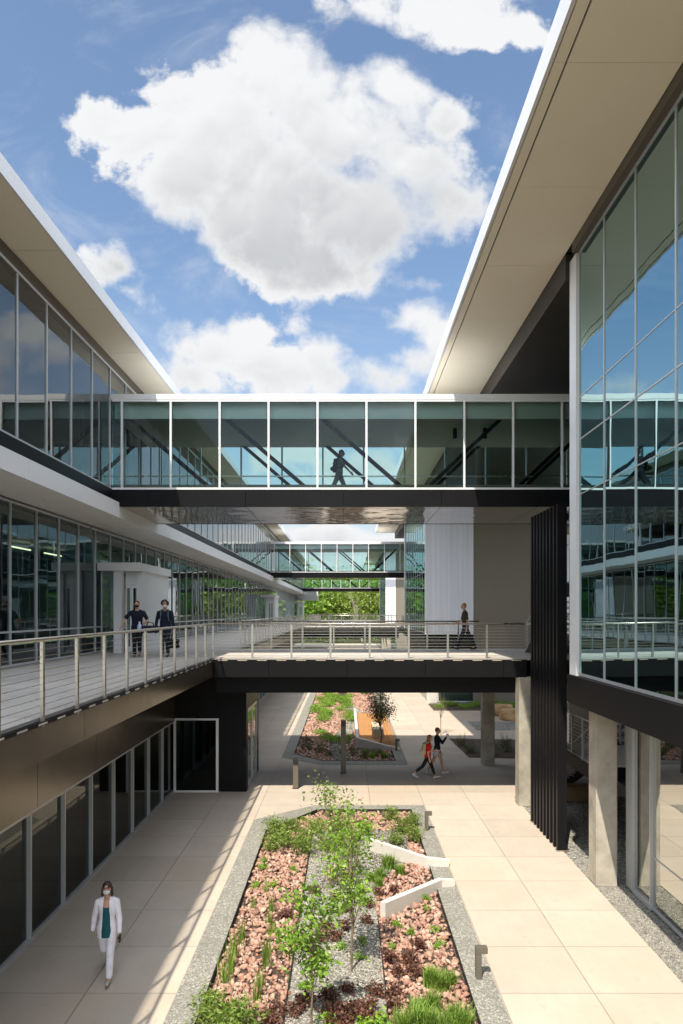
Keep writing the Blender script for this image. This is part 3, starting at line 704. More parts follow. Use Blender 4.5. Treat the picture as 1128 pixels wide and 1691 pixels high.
# ------------------------------------------------------------------ GLASS BRIDGES
def glass_bridge(y, x0, x1, label, grp, detail=True):
    b = thing('glass_bridge', (0, y, 9.3), label, 'glass bridge', grp)
    yr = y+YBR-YB
    f = MB(); panels_x(f, x0-.3, x1, y-.04, y+.25, 12.60, 12.77, 6.096, .006); f.box(x0-.3, x1, y+.25, yr, 12.62, 12.75); f.box(x0-.3, x1, yr, yr+.06, 12.6, 12.77)
    f.build('roof', 'white', b)
    f = MB(); panels_x(f, x0-.4, x1, y-.02, y+.1, 9.27, 9.80, 3.048, .012, 2.96); f.box(x0-.4, x1, yr-.1, yr+.02, 9.27, 9.8)
    f.build('fascia', 'black', b)
    f = MB()
    for k in range(-5, 6): f.box(max(x0-.4, k*3.048-.09), min(x1, (k+1)*3.048-.104), y+.11, yr-.11, 9.275, 9.30) if max(x0-.4, k*3.048-.09) < min(x1, (k+1)*3.048-.104) else None
    f.build('soffit', 'polish', b)
    MB().box(x0, x1, y+.12, yr-.12, 9.31, 9.98).build('floor', 'taupe', b)
    MB().box(x0, x1, y+.30, yr-.30, 12.08, 12.14).box(x0, x1, y+.26, y+.30, 12.08, 12.6).box(x0, x1, yr-.30, yr-.26, 12.08, 12.6).build('ceiling', 'ceil', b)
    MB().box(x0, x1, y-.03, y+.09, 9.80, 9.86).box(x0, x1, y-.03, y+.09, 12.54, 12.60).build('glazing_rail', 'wmullion', b)
    MB().box(x0, x1, yr-.09, yr+.03, 9.80, 9.86).box(x0, x1, yr-.09, yr+.03, 12.54, 12.60).build('glazing_rail', 'mullion', b)
    xs = []; k = x0_first = 0
    x = -5.47-MOD
    fm = MB().box(-.028, .028, -.06, .06, 9.86-9.3, 12.54-9.3).build('m', 'wmullion'); wm = fm.data; bpy.data.objects.remove(fm)
    fm = MB().box(-.03, .03, -.05, .05, 9.86-9.3, 12.54-9.3).build('m', 'mullion'); dm = fm.data; bpy.data.objects.remove(fm)
    pm = MB().quad((.03, 0, .56), (MOD-.03, 0, .56), (MOD-.03, 0, 3.24), (.03, 0, 3.24)).build('m', 'glassB'); gm = pm.data; bpy.data.objects.remove(pm)
    wm.name = dm.name = 'window'; gm.name = 'pane'
    x = -5.47-MOD+.0
    while x < x1:
        if x > x0-.3:
            o = link('window', wm, b, (x, .03, 0)); link('pane', gm, o)
            o = link('window', dm, b, (x+.02, yr-y-.03, 0)); link('pane', gm, o)
        x += MOD
    if detail:
        o = MB().box(-7.30, -7.0+.02, y-.005, y+.035, 9.86, 12.54).build('corner_pane', 'glassB', b)
    # truss : diagonals lean toward the middle
    for yt in (y+.42, yr-.42):
        for xb in (-4.36, -1.30, 1.76):
            MB().bar((xb-3.0, yt, 12.1), (xb, yt, 10.0), .11, .11).build('brace', 'black', b) if False else MB().bar((xb-2.95, yt, 12.5), (xb, yt, 9.95), .09, .12).build('brace', 'black', b)
        for xb in (2.6, 5.65):
            MB().bar((xb+2.7, yt, 12.5), (xb, yt, 9.95), .09, .12).build('brace', 'black', b)
    # interior hand rail and down-lights
    if detail:
        MB().box(x0, x1, yr-.62, yr-.57, 10.92, 10.97).build('handrail', 'steel', b)
        for x in (3.6, 4.6): MB().tube((x, y+1.4, 11.75), (x, y+1.4, 12.08), .07, n=10).build('ceiling_light', 'black', b)
    return b
g = 'glass bridges linking the two buildings'
glass_bridge(YB, -7.30, 9.5, 'nearest glass bridge crossing overhead with white mullions and black belly', g)
glass_bridge(YB+PER, -7.30, 9.5, 'second glass bridge, seen under the nearest one', g, False)
glass_bridge(YB+2*PER, -7.30, 9.5, 'farthest and smallest glass bridge, in front of the trees', g, False)

# ------------------------------------------------------------------ FOOTBRIDGES
def footbridge(y, label, x1=5.62):
    b = thing('footbridge', (0, y, 3.4), label, 'footbridge', 'open footbridges at terrace level')
    yr = y+5.6
    MB().box(-4.195, x1+3, y, yr, DZ-.06, DZ).build('deck', 'deck', b)
    f = MB(); panels_x(f, -4.13, x1, y-.03, y+.08, 3.96, DZ-.10, 2.438, .012, .02)
    f.build('fascia', 'black', b)
    MB().box(-4.13, x1, y+.30, y+.9, 3.70, 3.955).box(-4.13, x1, y+.36, y+.9, 3.43, 3.70).box(-4.13, x1, yr-.5, yr, 3.43, DZ-.07).box(-4.13, x1+3, y+.9, yr-.5, 3.9, DZ-.07).build('beam', 'black', b)
    MB().box(-4.13, x1, y-.025, y+.06, DZ-.10, DZ-.045).build('edge_trim', 'black', b)
    s_ = MB()
    for x in np.arange(-4.0, x1-.3, .61): s_.box(x, x+.30, y-.029, y+.05, DZ-.078, DZ-.058)  # tan blocks stand in for sunlit deck showing through the edge gaps
    s_.build('painted_sun_slot', 'tan', b)['kind'] = 'stuff'
    return b
footbridge(YB, 'nearest open footbridge with black fascia and a steel cable rail')
footbridge(YB+PER, 'second open footbridge, seen through the rail of the nearest one', 5.1)
footbridge(YB+2*PER, 'farthest open footbridge, below the far trees', 5.1)

def guardrail(a, b, label, grp='cable guardrails', step=1.219, first=0., zb=DZ, gates=(), nc=10, h=1.07, hr=.028):
    a = Vector(a); b = Vector(b); L = (b-a).length; d = (b-a)/L
    t = thing('guardrail', tuple(a), label, 'guardrail', grp)
    n_ = Vector((-d.y, d.x, 0))
    s_ = first
    while s_ <= L+.01:
        p_ = a+d*s_; m_ = MB()
        m_.bar(p_+d*0, p_+Vector((0,0,h-.03)), .06, .045)
        # flat post with the wide side along the rail
        m_ = MB(); hx = abs(d.x)*.03+abs(n_.x)*.022; hy = abs(d.y)*.03+abs(n_.y)*.022
        m_.box(p_.x-hx, p_.x+hx, p_.y-hy, p_.y+hy, p_.z-.12, p_.z+h-.02); m_.build('post', 'steel', t)
        s_ += step
    MB().tube(a+Vector((0,0,h)), b+Vector((0,0,h)), hr, n=10).build('handrail', 'steel', t, smooth=True)
    for k in range(nc):
        z = .08+k*(h-.12)/nc
        MB().tube(a+Vector((0,0,z)), b+Vector((0,0,z)), .0045 if abs(d.y) > .5 else .0065, n=4, cap=False).build('cable', 'steel', t)
    return t
XE = -4.15
guardrail((XE, 3.4, DZ), (XE, YB+.0, DZ), 'steel cable guardrail along the near terrace edge on the left', first=YB-3.4-1.219*15)
guardrail((XE, YB+.03, DZ), (5.55, YB+.03, DZ), 'cable guardrail on the front edge of the nearest footbridge', first=1.22)
guardrail((XE, YB+5.55, DZ), (5.2, YB+5.55, DZ), 'cable guardrail on the rear edge of the nearest footbridge')
guardrail((XE, YB+5.6, DZ), (XE, YB+PER, DZ), 'cable guardrail of the left terrace between the two footbridges')
guardrail((XE, YB+PER, DZ), (5., YB+PER, DZ), 'cable guardrail on the front edge of the second footbridge')
guardrail((XE, YB+PER+5.6, DZ), (5., YB+PER+5.6, DZ), 'cable guardrail on the rear edge of the second footbridge')
guardrail((XE, YB+PER+5.6, DZ), (XE, YB+2*PER, DZ), 'farthest stretch of cable guardrail on the left terrace', nc=6)
guardrail((XE, YB+2*PER, DZ), (5., YB+2*PER, DZ), 'cable guardrail on the front edge of the farthest footbridge', nc=5)
guardrail((5.62, YB+.03, DZ), (8.5, YB+.03, DZ), 'short cable guardrail behind the black fins, at the stair head', first=.2)
guardrail((5.3, YB+PER-6.0+.0, DZ), (5.3, YB+PER, DZ), 'short cable guardrail on the right beside the second wing')

# ------------------------------------------------------------------ fin screen
FS = thing('fin_screen', (5.4, 18.6, 0), 'tall screen of black vertical metal fins beside the sunny path', 'screen')
for i in range(9):
    y = 17.42+i*.305
    MB().box(5.28, 5.52, y, y+.10, .03, 8.70).box(5.35, 5.45, y+.10, y+.24, .10, 8.66).build('fin', 'black', FS)
MB().box(5.50, 5.56, 17.42, 19.98, .2, .35).box(5.50, 5.56, 17.42, 19.98, 4.2, 4.35).box(5.50, 5.56, 17.42, 19.98, 8.3, 8.45).build('rail', 'black', FS)
MB().box(5.26, 5.56, 17.40, 17.55, 0, .03).box(5.26, 5.56, 19.8, 19.98, 0, .03).build('base_plate', 'steel', FS)

# ------------------------------------------------------------------ staircase behind it
ST = thing('staircase', (8, 20, 0), 'steel switchback staircase with cable rails behind the black fins', 'staircase')
def flight(x0, x1, ya, za, yb, zb):
    n_ = 13; m_ = MB()
    for i in range(n_):
        y = ya+(yb-ya)*(i+.5)/n_; z = za+(zb-za)*(i+1)/n_; dy_ = abs(yb-ya)/n_/2+.02
        m_.box(x0+.04, x1-.04, y-dy_, y+dy_, z-.05, z-.004)
    m_.build('treads', 'lconc', ST)
    for x in (x0, x1): MB().bar((x, ya, za-.12), (x, yb, zb-.12), .05, .30).build('stringer', 'black', ST)
    for x in (x0+.03, x1-.03):
        r_ = MB()
        for k in range(9): r_.tube((x, ya, za+.15+k*.1), (x, yb, zb+.15+k*.1), .005, n=4, cap=False)
        r_.tube((x, ya, za+1.05), (x, yb, zb+1.05), .022, n=8)
        for i in range(5):
            t_ = i/4; y = ya+(yb-ya)*t_; z = za+(zb-za)*t_; r_.box(x-.02, x+.02, y-.025, y+.025, z-.1, z+1.03)
        r_.build('handrail', 'mullion', ST)
def landing(x0, x1, y0, y1, z):
    MB().box(x0, x1, y0, y1, z-.06, z).build('landing', 'lconc', ST)
    MB().box(x0-.03, x1, y0-.03, y1, z-.42, z-.065).build('beam', 'black', ST)
    r_ = MB()
    for k in range(9): r_.tube((x0, y0, z+.1+k*.1), (x0, y1, z+.1+k*.1), .005, n=4, cap=False).tube((x0, y0, z+.1+k*.1), (x1, y0, z+.1+k*.1), .005, n=4, cap=False)
    r_.tube((x0, y0, z+1.05), (x0, y1, z+1.05), .024, n=8).tube((x0, y0, z+1.05), (x1, y0, z+1.05), .024, n=8)
    for y in np.arange(y0, y1+.01, (y1-y0)/3): r_.box(x0-.022, x0+.022, y-.03, y+.03, z-.1, z+1.04)
    for x in np.arange(x0+.8, x1, .9): r_.box(x-.022, x+.022, y0-.02, y0+.02, z-.1, z+1.04)
    r_.build('handrail', 'mullion', ST)
MB().box(8.66, 9.5, 24.65, 27.2, DZ-.06, DZ).build('landing', 'lconc', ST)
landing(6.3, 9.4, 17.7, 20.3, 2.1)
flight(6.35, 7.7, 24.6, 0., 20.3, 2.1); flight(7.95, 9.3, 20.3, 2.1, 24.6, DZ)
landing(6.3, 9.4, 17.7, 20.3, 6.85)
flight(6.35, 7.7, 24.6, DZ, 20.3, 6.85); flight(7.95, 9.3, 20.3, 6.85, 24.6, 9.1)
MB().box(7.4, 9.5, 24.65, 27.2, 9.0, 9.1).build('landing', 'lconc', ST)
# dark core wall behind stairs
MB().box(9.6, 9.8, 16.2, 30, 0, 13.58).build('core_wall', 'dark', RB)
MB().box(9.8, 30, 29.8, 30, 4.5, 7.3).build('wall', 'dark', RB)

# ------------------------------------------------------------------ low walls, benches, lights
def wall_poly(name, pts, th, z1, label, m='lconc', cat='low wall', z0=-.1, zs=None):
    pts = [Vector((x, y, 0)) for x, y in pts]; off = []
    for i, p_ in enumerate(pts):
        d1 = (pts[i]-pts[i-1]).normalized() if i else (pts[1]-pts[0]).normalized()
        d2 = (pts[i+1]-pts[i]).normalized() if i < len(pts)-1 else d1
        d_ = (d1+d2).normalized(); nrm = Vector((-d_.y, d_.x, 0)); off.append(nrm*th/2/max(.4, nrm.dot(Vector((-d1.y, d1.x, 0)))))
    poly = [(p_+o_) for p_, o_ in zip(pts, off)] + [(p_-o_) for p_, o_ in reversed(list(zip(pts, off)))]
    mb = MB(); n_ = len(pts)
    for i in range(n_-1):
        A, B, C_, D_ = poly[i], poly[i+1], poly[2*n_-2-i], poly[2*n_-1-i]
        za, zb = (zs[i], zs[i+1]) if zs else (z1, z1)
        k = len(mb.v)
        mb.v += [(A.x,A.y,z0),(B.x,B.y,z0),(C_.x,C_.y,z0),(D_.x,D_.y,z0),(A.x,A.y,za),(B.x,B.y,zb),(C_.x,C_.y,zb),(D_.x,D_.y,za)]
        mb.f += [(k+4,k+5,k+6,k+7),(k,k+1,k+5,k+4),(k+2,k+3,k+7,k+6)]
        if i == 0: mb.f.append((k,k+4,k+7,k+3))
        if i == n_-2: mb.f.append((k+1,k+2,k+6,k+5))
    o = mb.build(name, m, None, loc=(pts[0].x, pts[0].y, 0)); return tag(o, label, cat)
wall_poly('low_wall', [(.60, 17.75), (1.9, 16.45), (2.42, 16.4)], .11, .28, 'pale concrete low wall, the farther of two, edging the near planter', zs=[.22, .20, .16])
wall_poly('low_wall', [(.72, 13.75), (2.05, 15.2), (2.36, 15.25)], .13, .3, 'pale concrete low wall, the nearer of two, with its end in the pebbles', zs=[.26, .17, .13])
wall_poly('low_wall', [(.50, 41), (.50, 31.35), (1.64, 30.4), (2.32, 30.36)], .14, .28, 'white low wall round the orange tree bed', zs=[.3, .34, .2, .04])
o = MB().box(-.45, .12, 15.55, 15.95, -.08, .20).build('stone_block', 'tan', None, loc=(-.15, 15.7, 0), bevel=.02); tag(o, 'small tan stone block in the pebble creek behind the young tree', 'stone block')
o = MB().box(1.25, 1.76, 32.8, 35.1, 0, .46).build('bench', 'tan', None, loc=(1.5, 34, 0), bevel=.02); tag(o, 'tan stone bench block in the orange bed behind the bridge', 'bench')
o = MB().box(6.6, 8.6, 22.0, 22.5, 0, .46).build('bench', 'wood', None, loc=(7.5, 22.2, 0), bevel=.02); tag(o, 'tan stone bench in the shade behind the fins', 'bench')
def boulder(loc, s, label):
    b = bmesh.new(); bmesh.ops.create_icosphere(b, subdivisions=3, radius=1)
    for v_ in b.verts:
        c = v_.co; c.x = max(-.8, min(.8, c.x))*1.2; c.y = max(-.75, min(.75, c.y)); c.z = max(-.6, min(.62, c.z))
        c += c.normalized()*.08*math.sin(c.x*5+s[0]*9)*math.cos(c.y*4+c.z*3)
        c.x *= s[0]; c.y *= s[1]; c.z = (c.z+.6)*s[2]
    me = bpy.data.meshes.new('boulder'); b.to_mesh(me); b.free(); me.materials.append(M['boulder'])
    return tag(link('boulder', me, None, loc), label, 'boulder', 'orange boulders')
boulder((8.9, 40.3, 0), (.75, .6, .5), 'flat orange boulder farthest from the path, behind the column')
boulder((9.3, 38.6, 0), (.8, .55, .5), 'orange boulder nearest to the camera, right of the column')
boulder((10.4, 39.6, 0), (.7, .6, .55), 'tall orange boulder, rightmost of the three')
boulder((3.6, 58.0, 0), (1.2, .8, .5), 'pale boulder beside the far path under the second footbridge')

def bollard(x, y, h, wd, label):
    t = thing('bollard_light', (x, y, 0), label, 'bollard light')
    MB().box(x-wd/2, x+wd/2, y-wd/2, y+wd/2, .015, h).build('post', 'bollard', t, bevel=.008)
    MB().box(x-wd/2-.02, x+wd/2+.02, y-wd/2-.02, y+wd/2+.02, 0, .014).build('base_plate', 'black', t)
    MB().box(x-wd/2+.01, x+wd/2-.01, y-wd/2-.004, y-wd/2+.01, h-.22, h-.05).build('lens', 'innerdark', t)
bollard(-.11, 25.9, 1.97, .19, 'tall dark bronze light post standing under the footbridge')
bollard(-1.72, 23.67, 1.04, .18, 'short dark bronze bollard beside the near planter tip')
def pathlight(x, y, label):
    t = thing('path_light', (x, y, 0), label, 'path light', 'hooked path lights')
    MB().box(x-.045, x+.045, y-.06, y+.06, 0, .42).build('post', 'bollard', t, bevel=.004)
    MB().box(x-.045, x+.145, y-.06, y+.06, .42, .52).build('lamp_head', 'bollard', t, bevel=.004)
    MB().box(x+.06, x+.135, y-.05, y+.05, .415, .42).build('lens', 'white', t)
pathlight(2.16, 11.4, 'bronze hooked path light nearest the camera, on the right kerb')
pathlight(2.20, 19.1, 'bronze hooked path light at the far right corner of the near planter')
pathlight(2.15, 30.0, 'small bronze hooked path light beside the orange tree bed')

# ------------------------------------------------------------------ plants
def leaves_np(C, size, up=.4, aspect=.5, droop=None):
    n = len(C); d = rng.normal(size=(n, 3)); d[:, 2] = d[:, 2]*.6+up*.3
    d /= np.linalg.norm(d, axis=1)[:, None]
    t = rng.normal(size=(n, 3)); t -= (t*d).sum(1)[:, None]*d; t /= np.linalg.norm(t, axis=1)[:, None]
    L = (size*rng.uniform(.6, 1.25, n))[:, None]
    nn = np.cross(d, t)
    p0 = C; p1 = C+d*L*.5+t*L*aspect*.5+nn*L*.08; p2 = C+d*L; p3 = C+d*L*.5-t*L*aspect*.5+nn*L*.08
    p2 = p2.copy(); p2[:, 2] -= L[:, 0]*.15
    V = np.stack([p0, p1, p2, p3], 1).reshape(-1, 3); F = np.arange(4*n).reshape(-1, 4)
    return V, F
def shrub_mesh(r, h, n, size, m, clumps=14, aspect=.5):
    cc = rng.normal(size=(clumps, 3)); cc /= np.linalg.norm(cc, axis=1)[:, None]; cc *= rng.uniform(.3, 1., (clumps, 1))
    cc = cc*np.array([r*.8, r*.8, h*.4])+np.array([0, 0, h*.5])
    k = rng.integers(0, clumps, n); C = cc[k]+rng.normal(size=(n, 3))*np.array([r, r, h*.6])*.22
    C[:, 2] = np.abs(C[:, 2])
    V, F = leaves_np(C, size, 1., aspect)
    return npmesh('foliage', V, F, m)
def stems_mesh(r, h, n, m='bark', rad=.006):
    b = MB()
    for i in range(n):
        a = rng.uniform(0, 6.28); q = rng.uniform(.3, .9)
        b.tube((rng.normal()*.03, rng.normal()*.03, 0), (math.cos(a)*r*q*.7, math.sin(a)*r*q*.7, h*rng.uniform(.5, .9)), rad, rad*.4, 5, False)
    o = b.build('stems', m); me = o.data; bpy.data.objects.remove(o); return me
def grass_mesh(h, n, spread, m='leaf_grass', wd=.008, arch=.5):
    segs = 4; base = rng.normal(size=(n, 2))*spread*.25; ang = rng.uniform(0, 2*np.pi, n); L = h*rng.uniform(.55, 1.1, n); a = arch*rng.uniform(.3, 1.3, n)
    V = np.zeros((n, segs+1, 2, 3))
    for s_ in range(segs+1):
        t = s_/segs; out = L*a*t**1.8; z = L*(t-.32*a*t**2.4); ww = wd*(1-t)**.6+.0008
        cx = base[:, 0]+np.cos(ang)*out; cy = base[:, 1]+np.sin(ang)*out
        for e, sg in ((0, -1), (1, 1)):
            V[:, s_, e, 0] = cx-np.sin(ang)*ww*sg; V[:, s_, e, 1] = cy+np.cos(ang)*ww*sg; V[:, s_, e, 2] = z
    idx = np.arange(n*(segs+1)*2).reshape(n, segs+1, 2)
    F = np.stack([idx[:, :-1, 0], idx[:, :-1, 1], idx[:, 1:, 1], idx[:, 1:, 0]], -1).reshape(-1, 4)
    return npmesh('blades', V.reshape(-1, 3), F, m)
ORD = ['nearest', 'second nearest', 'third nearest', 'fourth nearest', 'fifth nearest', 'sixth nearest', 'seventh nearest', 'eighth nearest', 'ninth nearest', 'tenth nearest'] + [f'{x} nearest' for x in ('eleventh','twelfth','thirteenth','fourteenth','fifteenth','sixteenth','seventeenth','eighteenth','nineteenth','twentieth','twenty-first','twenty-second','twenty-third','twenty-fourth','twenty-fifth','twenty-sixth','twenty-seventh','twenty-eighth','twenty-ninth','thirtieth','thirty-first','thirty-second','thirty-third','thirty-fourth','thirty-fifth','thirty-sixth','thirty-seventh','thirty-eighth','thirty-ninth','fortieth')]
def plant_group(name, parts, spots, what, cat, grp, z=-.06):
    """parts: list of variants; each a list of (partname, mesh)"""
    spots = sorted(spots, key=lambda s_: s_[1])
    for i, sp in enumerate(spots):
        x, y, sc = sp[:3]; var = parts[i % len(parts)]
        t = bpy.data.objects.new(name, None); COL.objects.link(t); t.location = (x, y, z); t.rotation_euler = (0, 0, rng.uniform(0, 6.28)); t.scale = (sc, sc, sc*rng.uniform(.85, 1.15))
        t.empty_display_size = .1
        tag(t, what.replace('#', ORD[min(i, len(ORD)-1)]), cat, grp)
        for nm, me in var: link(nm, me, t)
def gp(px, py, sc): 
    p_ = G(px, py); return (p_.x, p_.y, sc)
shr = [[('foliage', shrub_mesh(.38, .46, 850, .085, 'leaf_shrub', 18, .28)), ('stem', stems_mesh(.36, .42, 9))] for _ in range(3)]
mar = [[('foliage', shrub_mesh(.17, .17, 260, .045, 'leaf_maroon', 10, .8)), ('stem', stems_mesh(.2, .2, 5))] for _ in range(3)]
grs = [[('blades', grass_mesh(.30, 300, .20))] for _ in range(3)]
tall = [[('blades', grass_mesh(.42, 24, .16, arch=.25, wd=.007))] for _ in range(3)]
small = [[('foliage', shrub_mesh(.11, .10, 110, .04, 'leaf_young', 6))] for _ in range(3)]
# photo positions (ground point of each plant)
plant_group('shrub', shr, [gp(*s_) for s_ in ((455,1378,1.0),(478,1368,.9),(470,1398,1.0),(498,1390,.95),(503,1408,.9),(520,1372,.85),(448,1402,.8),(645,1352,.8),(662,1372,1.0),(680,1362,.8),(684,1385,.85),(655,1392,.7),(540,1402,.8),(560,1375,.7),(600,1372,.8),(560,1395,.9),(585,1385,.8),(575,1410,.7),(352,1691,1.0),(392,1700,1.1),(370,1730,1.0))],
            'bushy green shrub in the near planter, # of its kind', 'shrub', 'green shrubs in the near planter')
plant_group('maroon_plant', mar, [gp(*s_) for s_ in ((598,1470,.9),(625,1475,1.),(607,1493,1.),(650,1470,.9),(605,1520,.9),(470,1510,1.),(478,1512,.9),(537,1530,1.1),(552,1545,1.2),(570,1530,1.),(530,1550,1.1),(690,1560,1.),(645,1583,1.1),(675,1583,1.1),(680,1600,1.0),(660,1608,1.),(693,1610,1.1),(650,1640,1.),(650,1662,1.1),(575,1632,1.0),(545,1645,1.2),(620,1638,1.1),(545,1672,1.4),(560,1690,1.4),(600,1665,1.5),(580,1675,1.3),(455,1672,1.2),(450,1690,1.3),(485,1668,1.),(610,1688,1.3),(505,1655,1.2),(560,1715,1.3),(520,1470,.9),(555,1480,.9),(570,1500,1.))],
            'low maroon leafy clump in the near planter, # of its kind', 'maroon plant', 'maroon leafy clumps in the near planter')
plant_group('grass_tuft', grs, [gp(*s_) for s_ in ((628,1448,1.0),(642,1430,1.1),(660,1440,.9),(625,1462,.8),(612,1450,.8),(730,1628,1.2),(712,1622,1.),(745,1622,.8),(715,1668,1.1),(690,1672,.9),(690,1692,1.4),(755,1691,1.3),(765,1700,1.1),(665,1705,1.2),(720,1700,1.1))],
            'fresh green grass tuft in the near planter, # of its kind', 'grass tuft', 'green grass tufts in the near planter')
plant_group('tall_grass', tall, [gp(*s_) for s_ in ((393,1560,1.),(388,1575,1.1),(398,1545,1.),(378,1600,1.1),(372,1618,1.2),(382,1590,1.),(440,1572,1.),(438,1590,1.1),(430,1625,1.),(425,1645,1.1),(445,1520,.9),(450,1500,.9),(417,1500,.8),(448,1540,.9),(440,1470,.8))],
            'sparse upright grass in the pink stones, # of its kind', 'grass', 'sparse upright grasses in the near planter')
plant_group('small_plant', small, [gp(*s_) for s_ in ((425,1463,1.4),(450,1460,1.4),(432,1432,1.6),(485,1435,1.2),(435,1420,1.3),(600,1553,1.3),(595,1578,1.3),(540,1582,1.7),(564,1560,1.4),(655,1525,1.3),(680,1538,1.2),(718,1535,1.2),(702,1482,1.3),(725,1560,1.3),(650,1562,1.1),(500,1352,1.5),(706,1500,1.0),(500,1630,1.3),(630,1691,2.6),(600,1700,2.2),(540,1691,2.))],
            'tiny bright green plant in the near planter, # of its kind', 'small plant', 'tiny green plants in the near planter')
# second planter
sh2 = [[('foliage', shrub_mesh(.55, .42, 800, .075, 'leaf_young', 18)), ('stem', stems_mesh(.5, .4, 7))] for _ in range(2)]
sp = [(-1.8+rng.uniform(0, 1.2), y+rng.uniform(-.3, .3), rng.uniform(.8, 1.15)) for y in np.arange(38.5, 50, .8)]
sp += [(-.4+rng.uniform(0, .8), y, rng.uniform(.75, 1.1)) for y in np.arange(38.5, 50, 1.3)]
sp += [(-1.0, 33.2, .8), (-.65, 32.2, .9), (-.2, 31.8, .8), (-1.35, 34.4, .8), (.1, 33.2, .7)]
sp += [(-1.9+rng.uniform(0, 3.4), y, 1.15) for y in np.arange(51, 61, 1.1)]
plant_group('shrub', sh2, sp, 'bright green bush in the planter beyond the footbridge, # of its kind', 'bush', 'bright bushes beyond the footbridge')
sp = [(-1.6, 30.4, 1.), (-1.1, 29.8, 1.1), (-.7, 29.2, 1.), (-.2, 29.7, .9), (.3, 29.3, 1.), (.75, 28.8, 1.1), (1.2, 29.2, .9), (-1.9, 31.2, 1.), (-1.75, 32.4, .9)]
plant_group('dark_plant', [[('foliage', shrub_mesh(.28, .34, 260, .06, 'leaf_dark', 9)), ('stem', stems_mesh(.25, .3, 5))] for _ in range(2)], sp, 'shaded dark plant in the near end of the far planter, #', 'plant', 'shaded plants beyond the footbridge')
plant_group('grass_tuft', grs, [(1.05, 28.7, 1.), (1.55, 28.6, 1.1), (1.4, 29.4, .9), (.75, 29.6, .8)], 'shaded grass tuft beside the small hooked light, # of its kind', 'grass tuft', 'grass tufts beyond the footbridge')
sp = [(x, 43.2+rng.uniform(0, 1.6), rng.uniform(.7, 1.)) for x in np.arange(5.8, 13.5, .5)]
plant_group('shrub', sh2, sp, 'low green bush along the foot of the second wing, # of its kind', 'bush', 'bushes in front of the second wing')
sp = [(5.3, 29.6, .9), (6.1, 29.2, 1.), (6.9, 29.8, 1.1), (5.2, 31.2, .9), (7.5, 29.1, 1.1), (6.3, 30.8, .9), (7.1, 31.3, 1.)]
plant_group('shrub', [[('foliage', shrub_mesh(.42, .5, 520, .06, 'leaf_dark', 14)), ('stem', stems_mesh(.45, .9, 12))]], sp, 'dark thin shrub in the soil bed behind the columns, # of its kind', 'shrub', 'dark shrubs behind the columns')

def tree_parts(h, crown_z, crown_r, nleaf, size, leaf, trunk_r=.02, bark='bark', limbs=10, lean=(0, 0), lobes=None, aspect=.55, fill=.25):
    b = MB(); pts = []; N = 7
    top = Vector((lean[0], lean[1], h*.93))
    prev = Vector((0, 0, 0)); path = [prev]
    for i in range(1, N+1):
        t = i/N; q = Vector((lean[0]*t**1.5+rng.normal()*trunk_r*.6, lean[1]*t**1.5+rng.normal()*trunk_r*.6, top.z*t))
        b.tube(prev, q, trunk_r*(1-.8*(i-1)/N), trunk_r*(1-.8*i/N), 7, False); prev = q; path.append(q)
    tips = []
    for k in range(limbs):
        if lobes: c, r_ = lobes[k % len(lobes)]; c = Vector(c); e = c+Vector(tuple(rng.normal(size=3)))*r_*.45
        else:
            a = k*2.4+rng.uniform(-.4, .4); zz = rng.uniform(crown_z, h); rr = crown_r*math.sqrt(max(.05, 1-((zz-(crown_z+h)/2)/((h-crown_z)/2+.01))**2))*rng.uniform(.55, 1.)
            e = Vector((lean[0]*zz/h+math.cos(a)*rr, lean[1]*zz/h+math.sin(a)*rr, zz))
        st = Vector(path[min(N-1, max(2, int(N*min(e.z/h, 1)*.72)))])
        mid = (st+e)/2+Vector((0, 0, .06*(e-st).length))
        b.tube(st, mid, trunk_r*.42, trunk_r*.28, 5, False); b.tube(mid, e, trunk_r*.28, trunk_r*.1, 5, False)
        tips += [e, mid+(e-mid)*.5, (mid+e)/2+Vector(tuple(rng.normal(size=3)))*crown_r*.15]
        for j in range(3):
            f_ = mid.lerp(e, rng.uniform(.1, .9)); g_ = f_+Vector(tuple(rng.normal(size=3)))*crown_r*.28; b.tube(f_, g_, trunk_r*.15, trunk_r*.05, 4, False); tips.append(g_)
    o = b.build('trunk', bark); tm = o.data; bpy.data.objects.remove(o)
    T = np.array([tuple(t_) for t_ in tips]); k = rng.integers(0, len(T), nleaf)
    C = T[k]+rng.normal(size=(nleaf, 3))*crown_r*fill*.6
    V, F = leaves_np(C, size, 0., aspect)
    cm = npmesh('crown', V, F, leaf); tm.name = 'trunk'; return tm, cm
def tree(name, loc, parts, label, grp=None, rz=0, sc=1., cat='tree'):
    t = thing(name, loc, label, cat, grp, rz); t.scale = (sc,)*3
    link('trunk', parts[0], t); link('crown', parts[1], t); return t
tree('young_tree', (.09, 11.75, -.06), tree_parts(2.75, 1.3, .52, 1200, .085, 'leaf_young', .022, limbs=20, fill=.34), 'slender young tree with a straight stem in the middle of the pebble creek', 'young trees in the near planter')
lob = [((-.38, .1, 1.35), .16), ((.05, .0, 2.05), .22), ((.25, .1, 1.85), .2), ((-.1, -.1, 1.8), .2), ((.0, .1, 1.25), .25), ((-.3, 0, 1.5), .14), ((.15, 0, 1.0), .25)]
tree('young_tree', (-.50, 10.05, -.06), tree_parts(2.15, 1.0, .35, 1100, .095, 'leaf_young', .02, limbs=14, lobes=lob, fill=.34), 'young tree with bright big leaves at the bottom edge of the photo', 'young trees in the near planter')
tree('young_tree', (-.35, 15.2, -.06), tree_parts(2.3, .7, .50, 1300, .075, 'leaf_shrub', .016, limbs=18, fill=.38), 'thin leafy sapling behind the small stone block', 'young trees in the near planter')
